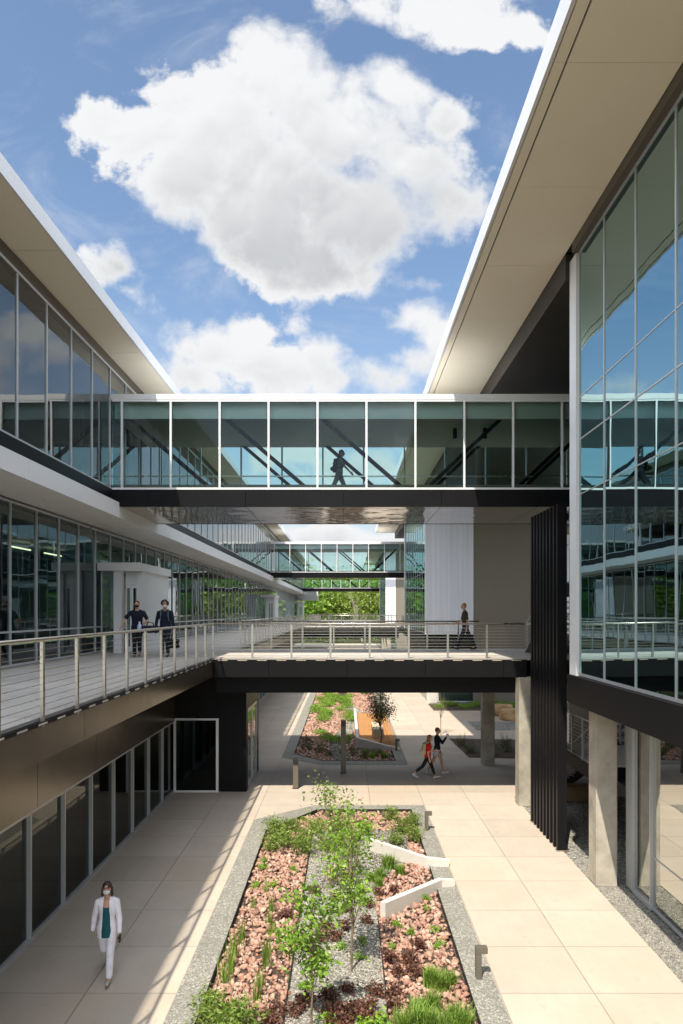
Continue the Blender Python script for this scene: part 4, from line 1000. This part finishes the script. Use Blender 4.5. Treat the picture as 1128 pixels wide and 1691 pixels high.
tree('young_tree', (1.56, 31.7, 0), tree_parts(2.75, 1.25, .72, 3600, .075, 'leaf_dark', .035, limbs=22, fill=.3), 'small dark leaved tree growing in the orange bed')
tree('young_tree', (4.6, 33.9, 0), tree_parts(2.9, 1.2, .5, 260, .06, 'leaf_dark', .02, limbs=12), 'thin bare looking sapling beyond the concrete columns')
# far trees
FT = [tree_parts(1., .12, .42, 5200, .05, lf, .022, 'greybark', limbs=34, aspect=.7, fill=.30) for lf in ('leaf_tree', 'leaf_tree', 'leaf_young')]
fx = [(-34,152,13,0),(-24,148,12.5,1),(-15,156,14.5,0),(-8.5,147,12,2),(-3.5,150,13.5,1),(0.5,158,12.5,0),(4.5,149,12.5,1),(9,154,14,2),(14,150,13,0),(20,156,14.5,1),(27,150,13,0),(35,155,14,1),(44,150,13,0),(-1,166,13,1),(6.5,168,14,0),(-12,168,15,1),(54,156,14,0),(-44,156,14,1),(66,150,15,0),(80,150,15,1)]
for i, (x, y, h, k) in enumerate(sorted(fx)):
    tree('far_tree', (x, y, -.03), FT[k], f'dense green tree beyond the end of the courtyard, {ORD[i].replace(" nearest","").replace("nearest","first")} from the left', 'trees beyond the courtyard', rng.uniform(0, 6), h, 'tree')
hm = [shrub_mesh(1., 1., 2600, .10, 'leaf_tree', 30, .7), shrub_mesh(1., 1., 2600, .10, 'leaf_shrub', 30, .7)]
for i, x in enumerate(np.arange(-30, 34, 3.2)):
    o = link('far_bush', hm[i % 2], None, (float(x+rng.uniform(-.6, .6)), 141+rng.uniform(-2, 2), -.1), rng.uniform(0, 6), (2.6, 2.2, rng.uniform(3.6, 5.2)))
    tag(o, f'rounded bush in front of the far trees, {ORD[i].replace(" nearest","").replace("nearest","first")} from the left', 'bush', 'bushes in front of the far trees')
tree('bare_tree', (3.2, 138, -.03), tree_parts(10, 5, 3.4, 500, .3, 'leaf_tree', .22, 'greybark', limbs=7, lean=(-2.5, 0)), 'leaning pale branched tree in front of the far green trees')
#PEOPLE#
# ------------------------------------------------------------------ people
def capsule(mb, a, b, r0, r1, n=12, sx=1.):
    a = Vector(a); b = Vector(b); d = (b-a); L = d.length
    d = d/L if L > 1e-6 else Vector((0,0,1)); up = Vector((0,1,0)) if abs(d.y) < .8 else Vector((1,0,0))
    p = d.cross(up).normalized(); q = d.cross(p); rings = []
    for k in range(1, 5): t = math.pi/2*(1-k/4.); rings.append((a-d*r0*math.sin(t), r0*math.cos(t)))
    for k in range(0, 4): t = math.pi/2*k/4.; rings.append((b+d*r1*math.sin(t), r1*math.cos(t)))
    i = len(mb.v)
    for c, r in rings:
        for k in range(n):
            t = 2*math.pi*k/n; mb.v.append(tuple(c+p*math.cos(t)*r*sx+q*math.sin(t)*r))
    for j in range(len(rings)-1):
        for k in range(n): mb.f.append((i+j*n+k, i+j*n+(k+1) % n, i+(j+1)*n+(k+1) % n, i+(j+1)*n+k))
    s0 = len(mb.v); mb.v.append(tuple(a-d*r0)); mb.v.append(tuple(b+d*r1)); e = i+(len(rings)-1)*n
    for k in range(n): mb.f.append((i+(k+1) % n, i+k, s0)); mb.f.append((e+k, e+(k+1) % n, s0+1))
def ellip(mb, c, rx, ry, rz_, M3=None, n=14, m=10):
    c = Vector(c); i = len(mb.v)
    def P_(t, f):
        v_ = Vector((rx*math.sin(t)*math.cos(f), ry*math.sin(t)*math.sin(f), rz_*math.cos(t)))
        return tuple(c+(M3 @ v_ if M3 else v_))
    for j in range(1, m):
        for k in range(n): mb.v.append(P_(math.pi*j/m, 2*math.pi*k/n))
    for j in range(m-2):
        for k in range(n): mb.f.append((i+j*n+k, i+(j+1)*n+k, i+(j+1)*n+(k+1) % n, i+j*n+(k+1) % n))
    t_ = len(mb.v); mb.v.append(P_(0, 0)); mb.v.append(P_(math.pi, 0)); e = i+(m-2)*n
    for k in range(n): mb.f.append((i+k, i+(k+1) % n, t_)); mb.f.append((e+(k+1) % n, e+k, t_+1))
def loft(mb, secs, fr, n=20):
    """secs (z,hw,hd,yoff) in torso frame; fr maps a local point to the world frame"""
    i = len(mb.v)
    for z, hw, hd, yo in secs:
        for k in range(n):
            t = 2*math.pi*k/n; c, s_ = math.cos(t), math.sin(t)
            x = hw*abs(c)**.85*(1 if c >= 0 else -1); y = hd*abs(s_)**.85*(1 if s_ >= 0 else -1)+yo
            mb.v.append(tuple(fr(Vector((x, y, z)))))
    m_ = len(secs)
    for j in range(m_-1):
        for k in range(n): mb.f.append((i+j*n+k, i+j*n+(k+1) % n, i+(j+1)*n+(k+1) % n, i+(j+1)*n+k))
    mb.f.append(tuple(range(i+n-1, i-1, -1))); mb.f.append(tuple(range(i+(m_-1)*n, i+m_*n)))
def fuse(mb, name, m, parent, vox=.008, smooth=2):
    me = bpy.data.meshes.new('t'); me.from_pydata(mb.v, [], mb.f)
    b = bmesh.new(); b.from_mesh(me); bmesh.ops.recalc_face_normals(b, faces=b.faces); b.to_mesh(me); b.free()
    o = bpy.data.objects.new('t', me); COL.objects.link(o)
    r = o.modifiers.new('r', 'REMESH'); r.mode = 'VOXEL'; r.voxel_size = vox
    if smooth: s_ = o.modifiers.new('s', 'SMOOTH'); s_.iterations = smooth; s_.factor = .5
    dg = bpy.context.evaluated_depsgraph_get(); me2 = bpy.data.meshes.new_from_object(o.evaluated_get(dg))
    bpy.data.objects.remove(o); me2.name = name; me2.materials.clear(); me2.materials.append(m if not isinstance(m, str) else M[m])
    me2.polygons.foreach_set('use_smooth', [True]*len(me2.polygons))
    return link(name, me2, parent)
def person(loc, rz, H, label, legs, arms, lean=0., skin='skin', hair=('short', (.1,.06,.04)), top=((.1,.1,.12), 'short'), bottom=((.03,.03,.05), 'long'),
           shoe=(.05,.05,.05), mask=None, female=False, head_turn=0., vox=.009, extra=None, grip=None, wid=1.):
    root = bpy.data.objects.new('person', None); COL.objects.link(root); root.location = loc; root.rotation_euler = (0, 0, rz); root['_w'] = (0, 0, 0)
    tag(root, label, 'person')
    F = Vector((0,-1,0)); U = Vector((0,0,1))
    def dr(a, side=0.): 
        v_ = F*math.sin(a)-U*math.cos(a); v_ = v_+Vector((side, 0, 0)); return v_.normalized()
    J = {}
    hipw = .052*H; lo = 1e9
    for s_, (th, kn) in zip((1, -1), legs):         # s=+1 person's left (+x)
        h = Vector((s_*hipw, 0, 0)); k = h+dr(R(th), s_*-.03)*.245*H; a = k+dr(R(th-kn))*.235*H
        fa = R(th-kn); tilt = max(-60, min(25, (th-kn)*.75))
        toe = a+(F*math.cos(R(tilt))+U*math.sin(R(tilt)))*.105*H - U*.022*H; heel = a-U*.030*H - F*.018*H
        J[s_] = (h, k, a, toe, heel); lo = min(lo, toe.z-.012*H, heel.z-.016*H)
    base = Vector((0, 0, -lo))
    for s_ in (1, -1): J[s_] = tuple(p_+base for p_ in J[s_])
    pel = base.copy(); ln = R(lean)
    ax = Matrix.Rotation(ln, 3, 'X')     # forward lean toward -Y
    def T(v_): return pel+ax @ v_
    sw = (.098 if female else .112)*H*wid
    sh = {s_: T(Vector((s_*sw*.94, 0, .268*H))) for s_ in (1, -1)}
    neck = T(Vector((0, 0, .315*H))); hc = T(Vector((0, -.012*H, .405*H)))
    hm_ = Matrix.Rotation(R(head_turn), 3, 'Z')
    fw = (hm_ @ F)
    body = MB()
    tors = [(-.045, .070, .050, .004), (0, .086, .060, .004), (.05, .080, .056, 0), (.10, .068 if female else .078, .048, -.002), (.15, .072 if female else .082, .050, 0), (.21, .084 if female else .094, .056, 0), (.25, .088 if female else .100, .052, .004), (.283, .068, .042, .006), (.315, .034, .032, .004)]
    tors = [(z*H, w_*H*wid, d_*H, y*H) for z, w_, d_, y in tors]
    loft(body, tors, T)
    capsule(body, neck-U*.01*H, hc-U*.02*H, .031*H, .029*H)
    HR = hm_
    ellip(body, hc+U*.008*H, .044*H, .054*H, .058*H, HR); ellip(body, hc+fw*.014*H-U*.028*H, .033*H, .036*H, .036*H, HR)
    capsule(body, hc+fw*.050*H+U*.004*H, hc+fw*.060*H-U*.014*H, .006*H, .0085*H)
    rt = HR @ Vector((1,0,0))
    for s_ in (1, -1): ellip(body, hc+rt*s_*.045*H-U*.004*H, .006*H, .011*H, .016*H, HR)
    W_ = {}
    for s_, (swg, elb, abd) in zip((1, -1), arms):
        e = sh[s_]+dr(R(swg), s_*math.tan(R(abd)))*.168*H
        fdir = dr(R(swg+elb), s_*math.tan(R(abd))*.5+(grip[s_] if grip and s_ in grip else 0)); wv_ = e+fdir*.142*H; W_[s_] = (e, wv_, fdir)
        capsule(body, sh[s_], e, .029*H, .023*H); capsule(body, e, wv_, .023*H, .0145*H)
        # hand: palm and five fingers, lightly curled
        side = fdir.cross(F if abs(fdir.dot(F)) < .9 else U).normalized()
        if side.dot(Vector((s_,0,0))) < 0: side = -side
        across = side.cross(fdir).normalized()
        if across.dot(F) < 0 and abs(fdir.dot(F)) < .9: across = -across
        pc = wv_+fdir*.028*H; pm = Matrix((across, side, fdir)).transposed(); ellip(body, pc, .022*H, .0095*H, .032*H, pm, 10, 8)
        for k_, (o_, L_) in enumerate(((.016, .036), (.0055, .042), (-.0055, .039), (-.016, .030))):
            b0 = wv_+fdir*.052*H+across*o_*H; b1 = b0+(fdir-side*.25).normalized()*L_*.5*H; b2 = b1+(fdir-side*.95).normalized()*L_*.5*H
            capsule(body, b0, b1, .0050*H, .0046*H, 8); capsule(body, b1, b2, .0046*H, .0040*H, 8)
        t0 = wv_+fdir*.02*H+across*.016*H; t1 = t0+(across*.8+fdir*.6).normalized()*.024*H; t2 = t1+(across*.2+fdir-side*.3).normalized()*.018*H
        capsule(body, t0, t1, .0062*H, .0055*H, 8); capsule(body, t1, t2, .0055*H, .0045*H, 8)
    for s_ in (1, -1):
        h, k, a, toe, heel = J[s_]
        capsule(body, h, k, .047*H, .031*H); capsule(body, k, k.lerp(a, .4), .031*H, .030*H); capsule(body, k.lerp(a, .35), a, .031*H, .0185*H); capsule(body, a, toe, .019*H, .013*H)
    for s_ in (1, -1): capsule(body, neck-U*.012*H, sh[s_]+U*.002*H, .026*H, .027*H)
    fuse(body, 'body', skin, root, vox)
    C_ = lambda c, n_: cloth(n_, c)
    # shirt
    tm = C_(top[0], 'top_cloth'); g = .009*H; t_ = MB()
    sec = [(z, w_+g+(.004*H if z < .05*H else 0), d_+g*1.1, y) for z, w_, d_, y in tors if z > -.02*H or top[1] == 'jacket']
    if top[1] != 'jacket': sec = [(-.035*H, .088*H*wid+g, .062*H+g, .004*H)]+sec
    else: sec = [(-.085*H, .100*H*wid, .074*H, 0)]+sec
    sec = sec[:-1]+[(.300*H, .046*H, .040*H, .006*H)]
    loft(t_, sec, T)
    for s_ in (1, -1): capsule(t_, T(Vector((s_*.03*H, .004*H, .296*H))), sh[s_]-U*.004*H, .031*H, .032*H)
    for s_ in (1, -1):
        e, wv_, fd = W_[s_]; r_ = 1.16
        if top[1] == 'short': capsule(t_, sh[s_]-U*.004*H, sh[s_].lerp(e, .72), .036*H, .034*H)
        else: capsule(t_, sh[s_]-U*.004*H, e, .035*H, .030*H); capsule(t_, e, wv_-fd*.012*H, .030*H, .024*H)
    fuse(t_, 'jacket' if top[1] == 'jacket' else 'shirt', tm, root, vox)
    if top[1] == 'jacket':      # inner top seen in the open front
        i_ = MB(); ss = [(-.075*H, .050*H, .080*H, -.004*H), (0, .048*H, .080*H, -.004*H), (.1*H, .040*H, .069*H, -.003*H), (.2*H, .036*H, .074*H, -.001*H), (.235*H, .036*H, .074*H, .000*H)]
        loft(i_, ss, lambda v_: T(Vector((v_.x, v_.y*.5-.042*H, v_.z))))
        fuse(i_, 'top', C_((.015, .10, .12), 'teal_cloth'), root, vox)
        i_ = MB(); loft(i_, [(.225*H, .036*H, .074*H, 0), (.262*H, .036*H, .068*H, .002*H), (.308*H, .032*H, .062*H, .006*H)], lambda v_: T(Vector((v_.x, v_.y*.5-.042*H+(v_.z-.23*H)*.35, v_.z)))); fuse(i_, 'neckline', skin, root, vox)
    pm_ = C_(bottom[0], 'bottom_cloth'); t_ = MB()
    loft(t_, [(-.06*H, .075*H, .055*H, .004*H)]+[(z, w_+.006*H, d_+.007*H, y) for z, w_, d_, y in tors[1:4]], T)
    for s_ in (1, -1):
        h, k, a, toe, heel = J[s_]
        if bottom[1] == 'short': capsule(t_, h, h.lerp(k, .38), .056*H, .054*H)
        else:
            q = .052 if bottom[1] == 'tight' else .055; q2 = .037 if bottom[1] == 'tight' else .041; q3 = .027 if bottom[1] == 'tight' else .034
            if bottom[1] == 'tight': capsule(t_, k, k.lerp(a, .45), .036*H, .034*H)
            capsule(t_, h, k, q*H, q2*H); capsule(t_, k, a.lerp(k, .28 if bottom[1] == 'tight' else .12), q2*H, q3*H)
    fuse(t_, 'shorts' if bottom[1] == 'short' else 'trousers', pm_, root, vox)
    sm_ = C_(shoe, 'shoe_cloth'); 
    for s_ in (1, -1):
        h, k, a, toe, heel = J[s_]; t_ = MB(); capsule(t_, heel, toe, .023*H, .018*H); capsule(t_, a-U*.012*H, heel.lerp(toe, .3), .023*H, .022*H)
        fuse(t_, 'shoe', sm_, root, vox, 1)
    # hair
    hr = mat('hair', hair[1], .55, noise=(60, .35), bump=(140, .004)); t_ = MB()
    if hair[0] == 'short': ellip(t_, hc+U*.020*H-fw*.008*H, .047*H, .054*H, .053*H, HR); capsule(t_, hc-fw*.036*H, hc-fw*.034*H-U*.02*H, .026*H, .018*H)
    if hair[0] == 'afro':
        for k in range(26):
            v_ = Vector(tuple(rng.normal(size=3))).normalized(); 
            if v_.dot(fw) > .35 and v_.z < .35: v_ = v_-fw*1.2; v_.normalize()
            if v_.z < -.4: v_.z = -.3
            ellip(t_, hc+U*.026*H-fw*.012*H+v_*.050*H, .027*H, .027*H, .027*H, None, 8, 6)
    if hair[0] == 'bob':
        ellip(t_, hc+U*.020*H-fw*.008*H, .049*H, .056*H, .053*H, HR)
        for s_ in (1, -1):
            for j in range(3): capsule(t_, hc+rt*s_*.042*H-fw*(.0+.012*j)*H, hc+rt*s_*.049*H-fw*(.0+.014*j)*H-U*.072*H, .015*H, .012*H)
        capsule(t_, hc-fw*.034*H, hc-fw*.038*H-U*.065*H, .034*H, .026*H)
        for j in (-1, 0, 1): capsule(t_, hc+U*.044*H+fw*.02*H+rt*j*.018*H, hc+U*.020*H+fw*.048*H+rt*j*.022*H, .012*H, .008*H)
    if hair[0] == 'long':
        ellip(t_, hc+U*.020*H-fw*.010*H, .048*H, .056*H, .053*H, HR); capsule(t_, hc-fw*.034*H, hc-fw*.055*H-U*.12*H, .036*H, .022*H)
        for s_ in (1, -1): capsule(t_, hc+rt*s_*.040*H-fw*.012*H, hc+rt*s_*.042*H-fw*.02*H-U*.09*H, .016*H, .012*H)
    fuse(t_, 'hair', hr, root, .006, 1)
    e_ = MB()
    for s_ in (1, -1): ellip(e_, hc+rt*s_*.018*H+fw*.0475*H+U*.006*H, 0.0045*H, .003*H, .0022*H, HR, 8, 6); capsule(e_, hc+rt*s_*.011*H+fw*.0495*H+U*.019*H, hc+rt*s_*.027*H+fw*.046*H+U*.018*H, .0011*H, .0010*H, 6)
    e_.build('eyes', 'innerdark', root, smooth=True)
    if mask:
        t_ = MB(); ellip(t_, hc+fw*.030*H-U*.022*H, .036*H, .030*H, .026*H, HR); capsule(t_, hc+fw*.055*H-U*.006*H, hc+fw*.056*H-U*.02*H, .010*H, .012*H)
        fuse(t_, 'face_mask', C_(mask, 'mask_cloth'), root, .006, 2)
    else:
        MB_ = MB(); capsule(MB_, hc+fw*.0485*H-U*.034*H-rt*.011*H, hc+fw*.0485*H-U*.034*H+rt*.011*H, .0032*H, .0032*H, 6); MB_.build('mouth', mat('lip', (.36,.14,.12), .5), root, smooth=True)
    RZ = Matrix.Rotation(rz, 3, 'Z')
    def wp(v_): return Vector(loc)+RZ @ v_
    return root, dict(hand={s_: wp(W_[s_][1]+W_[s_][2]*.05*H) for s_ in (1, -1)}, pel=wp(pel), back=wp(T(Vector((0, .10*H, .20*H)))), sh={s_: wp(sh[s_]) for s_ in (1, -1)}, T=T, wp=wp, H=H, W=W_)
def carried(name, build, m, loc, label, cat, vox=.01):
    root = bpy.data.objects.new(name, None); COL.objects.link(root); root.location = loc; root.empty_display_size = .1; tag(root, label, cat); root['_w'] = (0,0,0)
    return root
def backpack(info, col, label, straps=True):
    T, wp, H = info['T'], info['wp'], info['H']; rz_ = None
    c = wp(T(Vector((0, .098*H, .175*H)))); root = carried('backpack', None, None, c, label, 'backpack')
    cm = cloth('pack_cloth', col); b = MB()
    def L(v_): return wp(T(v_*H))-c
    for z, r_ in ((.25, .045), (.19, .055), (.12, .060), (.07, .055)):
        capsule(b, L(Vector((-.05, .100, z))), L(Vector((.05, .100, z))), r_*H*.8, r_*H*.8)
    fuse(b, 'pack', cm, root, .01); b = MB(); capsule(b, L(Vector((-.03, .150, .09))), L(Vector((.03, .150, .09))), .035*H, .035*H); fuse(b, 'pocket', cm, root, .01)
    for s_ in (1, -1):
        b = MB(); pts = [(s_*.055, .075, .28), (s_*.062, .03, .315), (s_*.064, -.045, .285), (s_*.066, -.075, .22), (s_*.075, -.045, .13), (s_*.085, .03, .10)]
        for p_, q_ in zip(pts, pts[1:]): capsule(b, L(Vector(p_)), L(Vector(q_)), .012*H, .012*H, 8)
        fuse(b, 'strap', cm, root, .008)
    return root
# woman in white
w1, i1 = person((-3.93, 11.45, 0.003), R(8), 1.60, 'woman in white open jacket, white trousers and face mask on the shaded path', legs=((20, 4), (-14, 58)), arms=((16, 22, 12), (-10, 8, 14)),
    female=True, hair=('bob', (.035,.014,.01)), top=((.86,.84,.92), 'jacket'), bottom=((.82,.81,.88), 'long'), shoe=(.45,.43,.38), mask=(.70,.80,.80), vox=.007)
ph = i1['hand'][1]; MB().box(ph.x-.02, ph.x+.02, ph.y-.04, ph.y+.04, ph.z-.06, ph.z+.05).build('phone', 'rubber', None, loc=tuple(ph), bevel=.005)
tag(bpy.data.objects['phone'], 'dark phone held by the woman in white', 'phone')
# two on the terrace
m1, j1 = person((-6.65, 22.15, DZ), R(12), 1.80, 'man in a dark polo shirt and black mask leading on the terrace, arm held out', legs=((24, 46), (4, 2)), arms=((8, 70, 26), (12, 8, 38)), grip={1: -.5},
    lean=6, hair=('short', (.02,.014,.012)), top=((.012,.015,.028), 'short'), bottom=((.015,.015,.018), 'long'), shoe=(.16,.10,.05), mask=(.012,.012,.014), head_turn=-6, wid=1.05)
m2, j2 = person((-5.80, 22.3, DZ), R(4), 1.80, 'person with curly black hair, white mask and navy clothes walking on the terrace', legs=((14, 34), (8, 2)), arms=((4, 6, 10), (2, 10, 12)), skin='skin2',
    lean=4, hair=('afro', (.012,.011,.011)), top=((.010,.016,.038), 'long'), bottom=((.015,.02,.035), 'long'), shoe=(.015,.015,.015), mask=(.8,.82,.84), wid=1.06)
backpack(j2, (.10,.12,.11), 'grey backpack worn by the person with curly hair')
def bag(loc, sx, sy, sz, col, label, name='bag', hh=.12):
    root = carried(name, None, None, loc, label, 'bag'); b = MB(); b_ = .035
    for x in (-1, 1):
        for z in (-1, 1): capsule(b, (x*(sx-b_*1.6), -sy, z*(sz-b_*1.6)), (x*(sx-b_*1.6), sy, z*(sz-b_*1.6)), b_*1.6, b_*1.6)
    ellip(b, (0,0,0), sx, sy*1.1, sz); b.box(-sx+.04, sx-.04, -sy, sy, -sz+.03, sz-.03)
    fuse(b, 'bag_body', cloth('bag_cloth', col), root, .01); 
    for sg in (-1, 1):
        b = MB(); pts = [(-.45*sx, sg*.03, sz*.8), (-.35*sx, sg*.02, sz+hh*.8), (0, 0, sz+hh), (.35*sx, sg*.02, sz+hh*.8), (.45*sx, sg*.03, sz*.8)]
        for p_, q_ in zip(pts, pts[1:]): capsule(b, p_, q_, .011, .011, 8)
        b.build('handle', 'rubber', root, smooth=True)
    return root
h = j2['hand'][1]; bag((h.x+.01, h.y, h.z-.36), .17, .07, .15, (.012,.012,.013), 'black soft bag carried low by the person with curly hair', hh=.20)
h = j1['hand'][1]; bag((h.x+.19, h.y-.02, h.z-.19), .25, .11, .12, (.02,.02,.03), 'dark duffel bag held between the two people on the terrace', hh=.10)
jug = carried('water_jug', None, None, (h.x-.12, h.y-.10, h.z-.12), 'pale blue plastic water jug held by the man in the polo shirt', 'jug'); b = MB()
capsule(b, (0,0,-.09), (0,0,.03), .075, .07); capsule(b, (0,0,.05), (0,0,.14), .05, .022); fuse(b, 'jug_body', mat('jug_plastic', (.45,.55,.75), .3), jug, .008); MB().tube((0,0,.14), (0,0,.175), .026, n=12).build('cap', 'white', jug)
# man on footbridge
m3, j3 = person((4.50, 26.35, DZ), R(-90), 1.82, 'blond man in an olive T-shirt and dark jeans striding across the footbridge', legs=((22, 2), (-24, 6)), arms=((-14, 22, 6), (12, 58, 6)),
    hair=('short', (.42,.24,.09)), top=((.055,.06,.035), 'short'), bottom=((.018,.024,.045), 'long'), shoe=(.02,.018,.016), lean=3)
# two women under the bridge
m4, j4 = person((2.92, 24.95, 0.003), R(90), 1.64, 'woman in a red top and black leggings with a pale backpack, under the footbridge', legs=((22, 4), (-30, 22)), arms=((14, 74, 6), (-12, 24, 8)), female=True,
    hair=('long', (.22,.10,.05)), top=((.55,.015,.02), 'short'), bottom=((.012,.012,.014), 'tight'), shoe=(.72,.70,.72), lean=5)
backpack(j4, (.50,.43,.27), 'pale tan backpack worn by the woman in red')
m5, j5 = person((3.36, 25.75, 0.003), R(75), 1.74, 'woman in a navy top and pale shorts walking beside the woman in red', legs=((18, 6), (-18, 12)), arms=((34, 112, 6), (4, 26, 8)), female=True, skin='skin',
    hair=('short', (.10,.045,.025)), top=((.012,.016,.035), 'long'), bottom=((.55,.56,.62), 'short'), shoe=(.60,.60,.62))
cup = carried('drink_cup', None, None, tuple(j5['hand'][1]), 'white cup held by the woman in navy', 'cup'); MB().tube((0,0,-.06), (0,0,.06), .03, .04, 12).build('cup_body', 'white', cup, smooth=True); MB().tube((0,0,.06), (0,0,.07), .042, .042, 12).build('lid', 'innerdark', cup)
# silhouette in the bridge
m6, j6 = person((-.25, YB+3.05, 9.98), R(90), 1.84, 'person in dark clothes with a backpack walking inside the nearest glass bridge', legs=((24, 4), (-26, 10)), arms=((-24, 12, 6), (30, 14, 6)), lean=5,
    hair=('short', (.03,.02,.015)), top=((.26,.27,.28), 'short'), bottom=((.17,.17,.18), 'long'), shoe=(.03,.03,.03))
backpack(j6, (.05,.05,.055), 'dark backpack worn by the person inside the glass bridge')
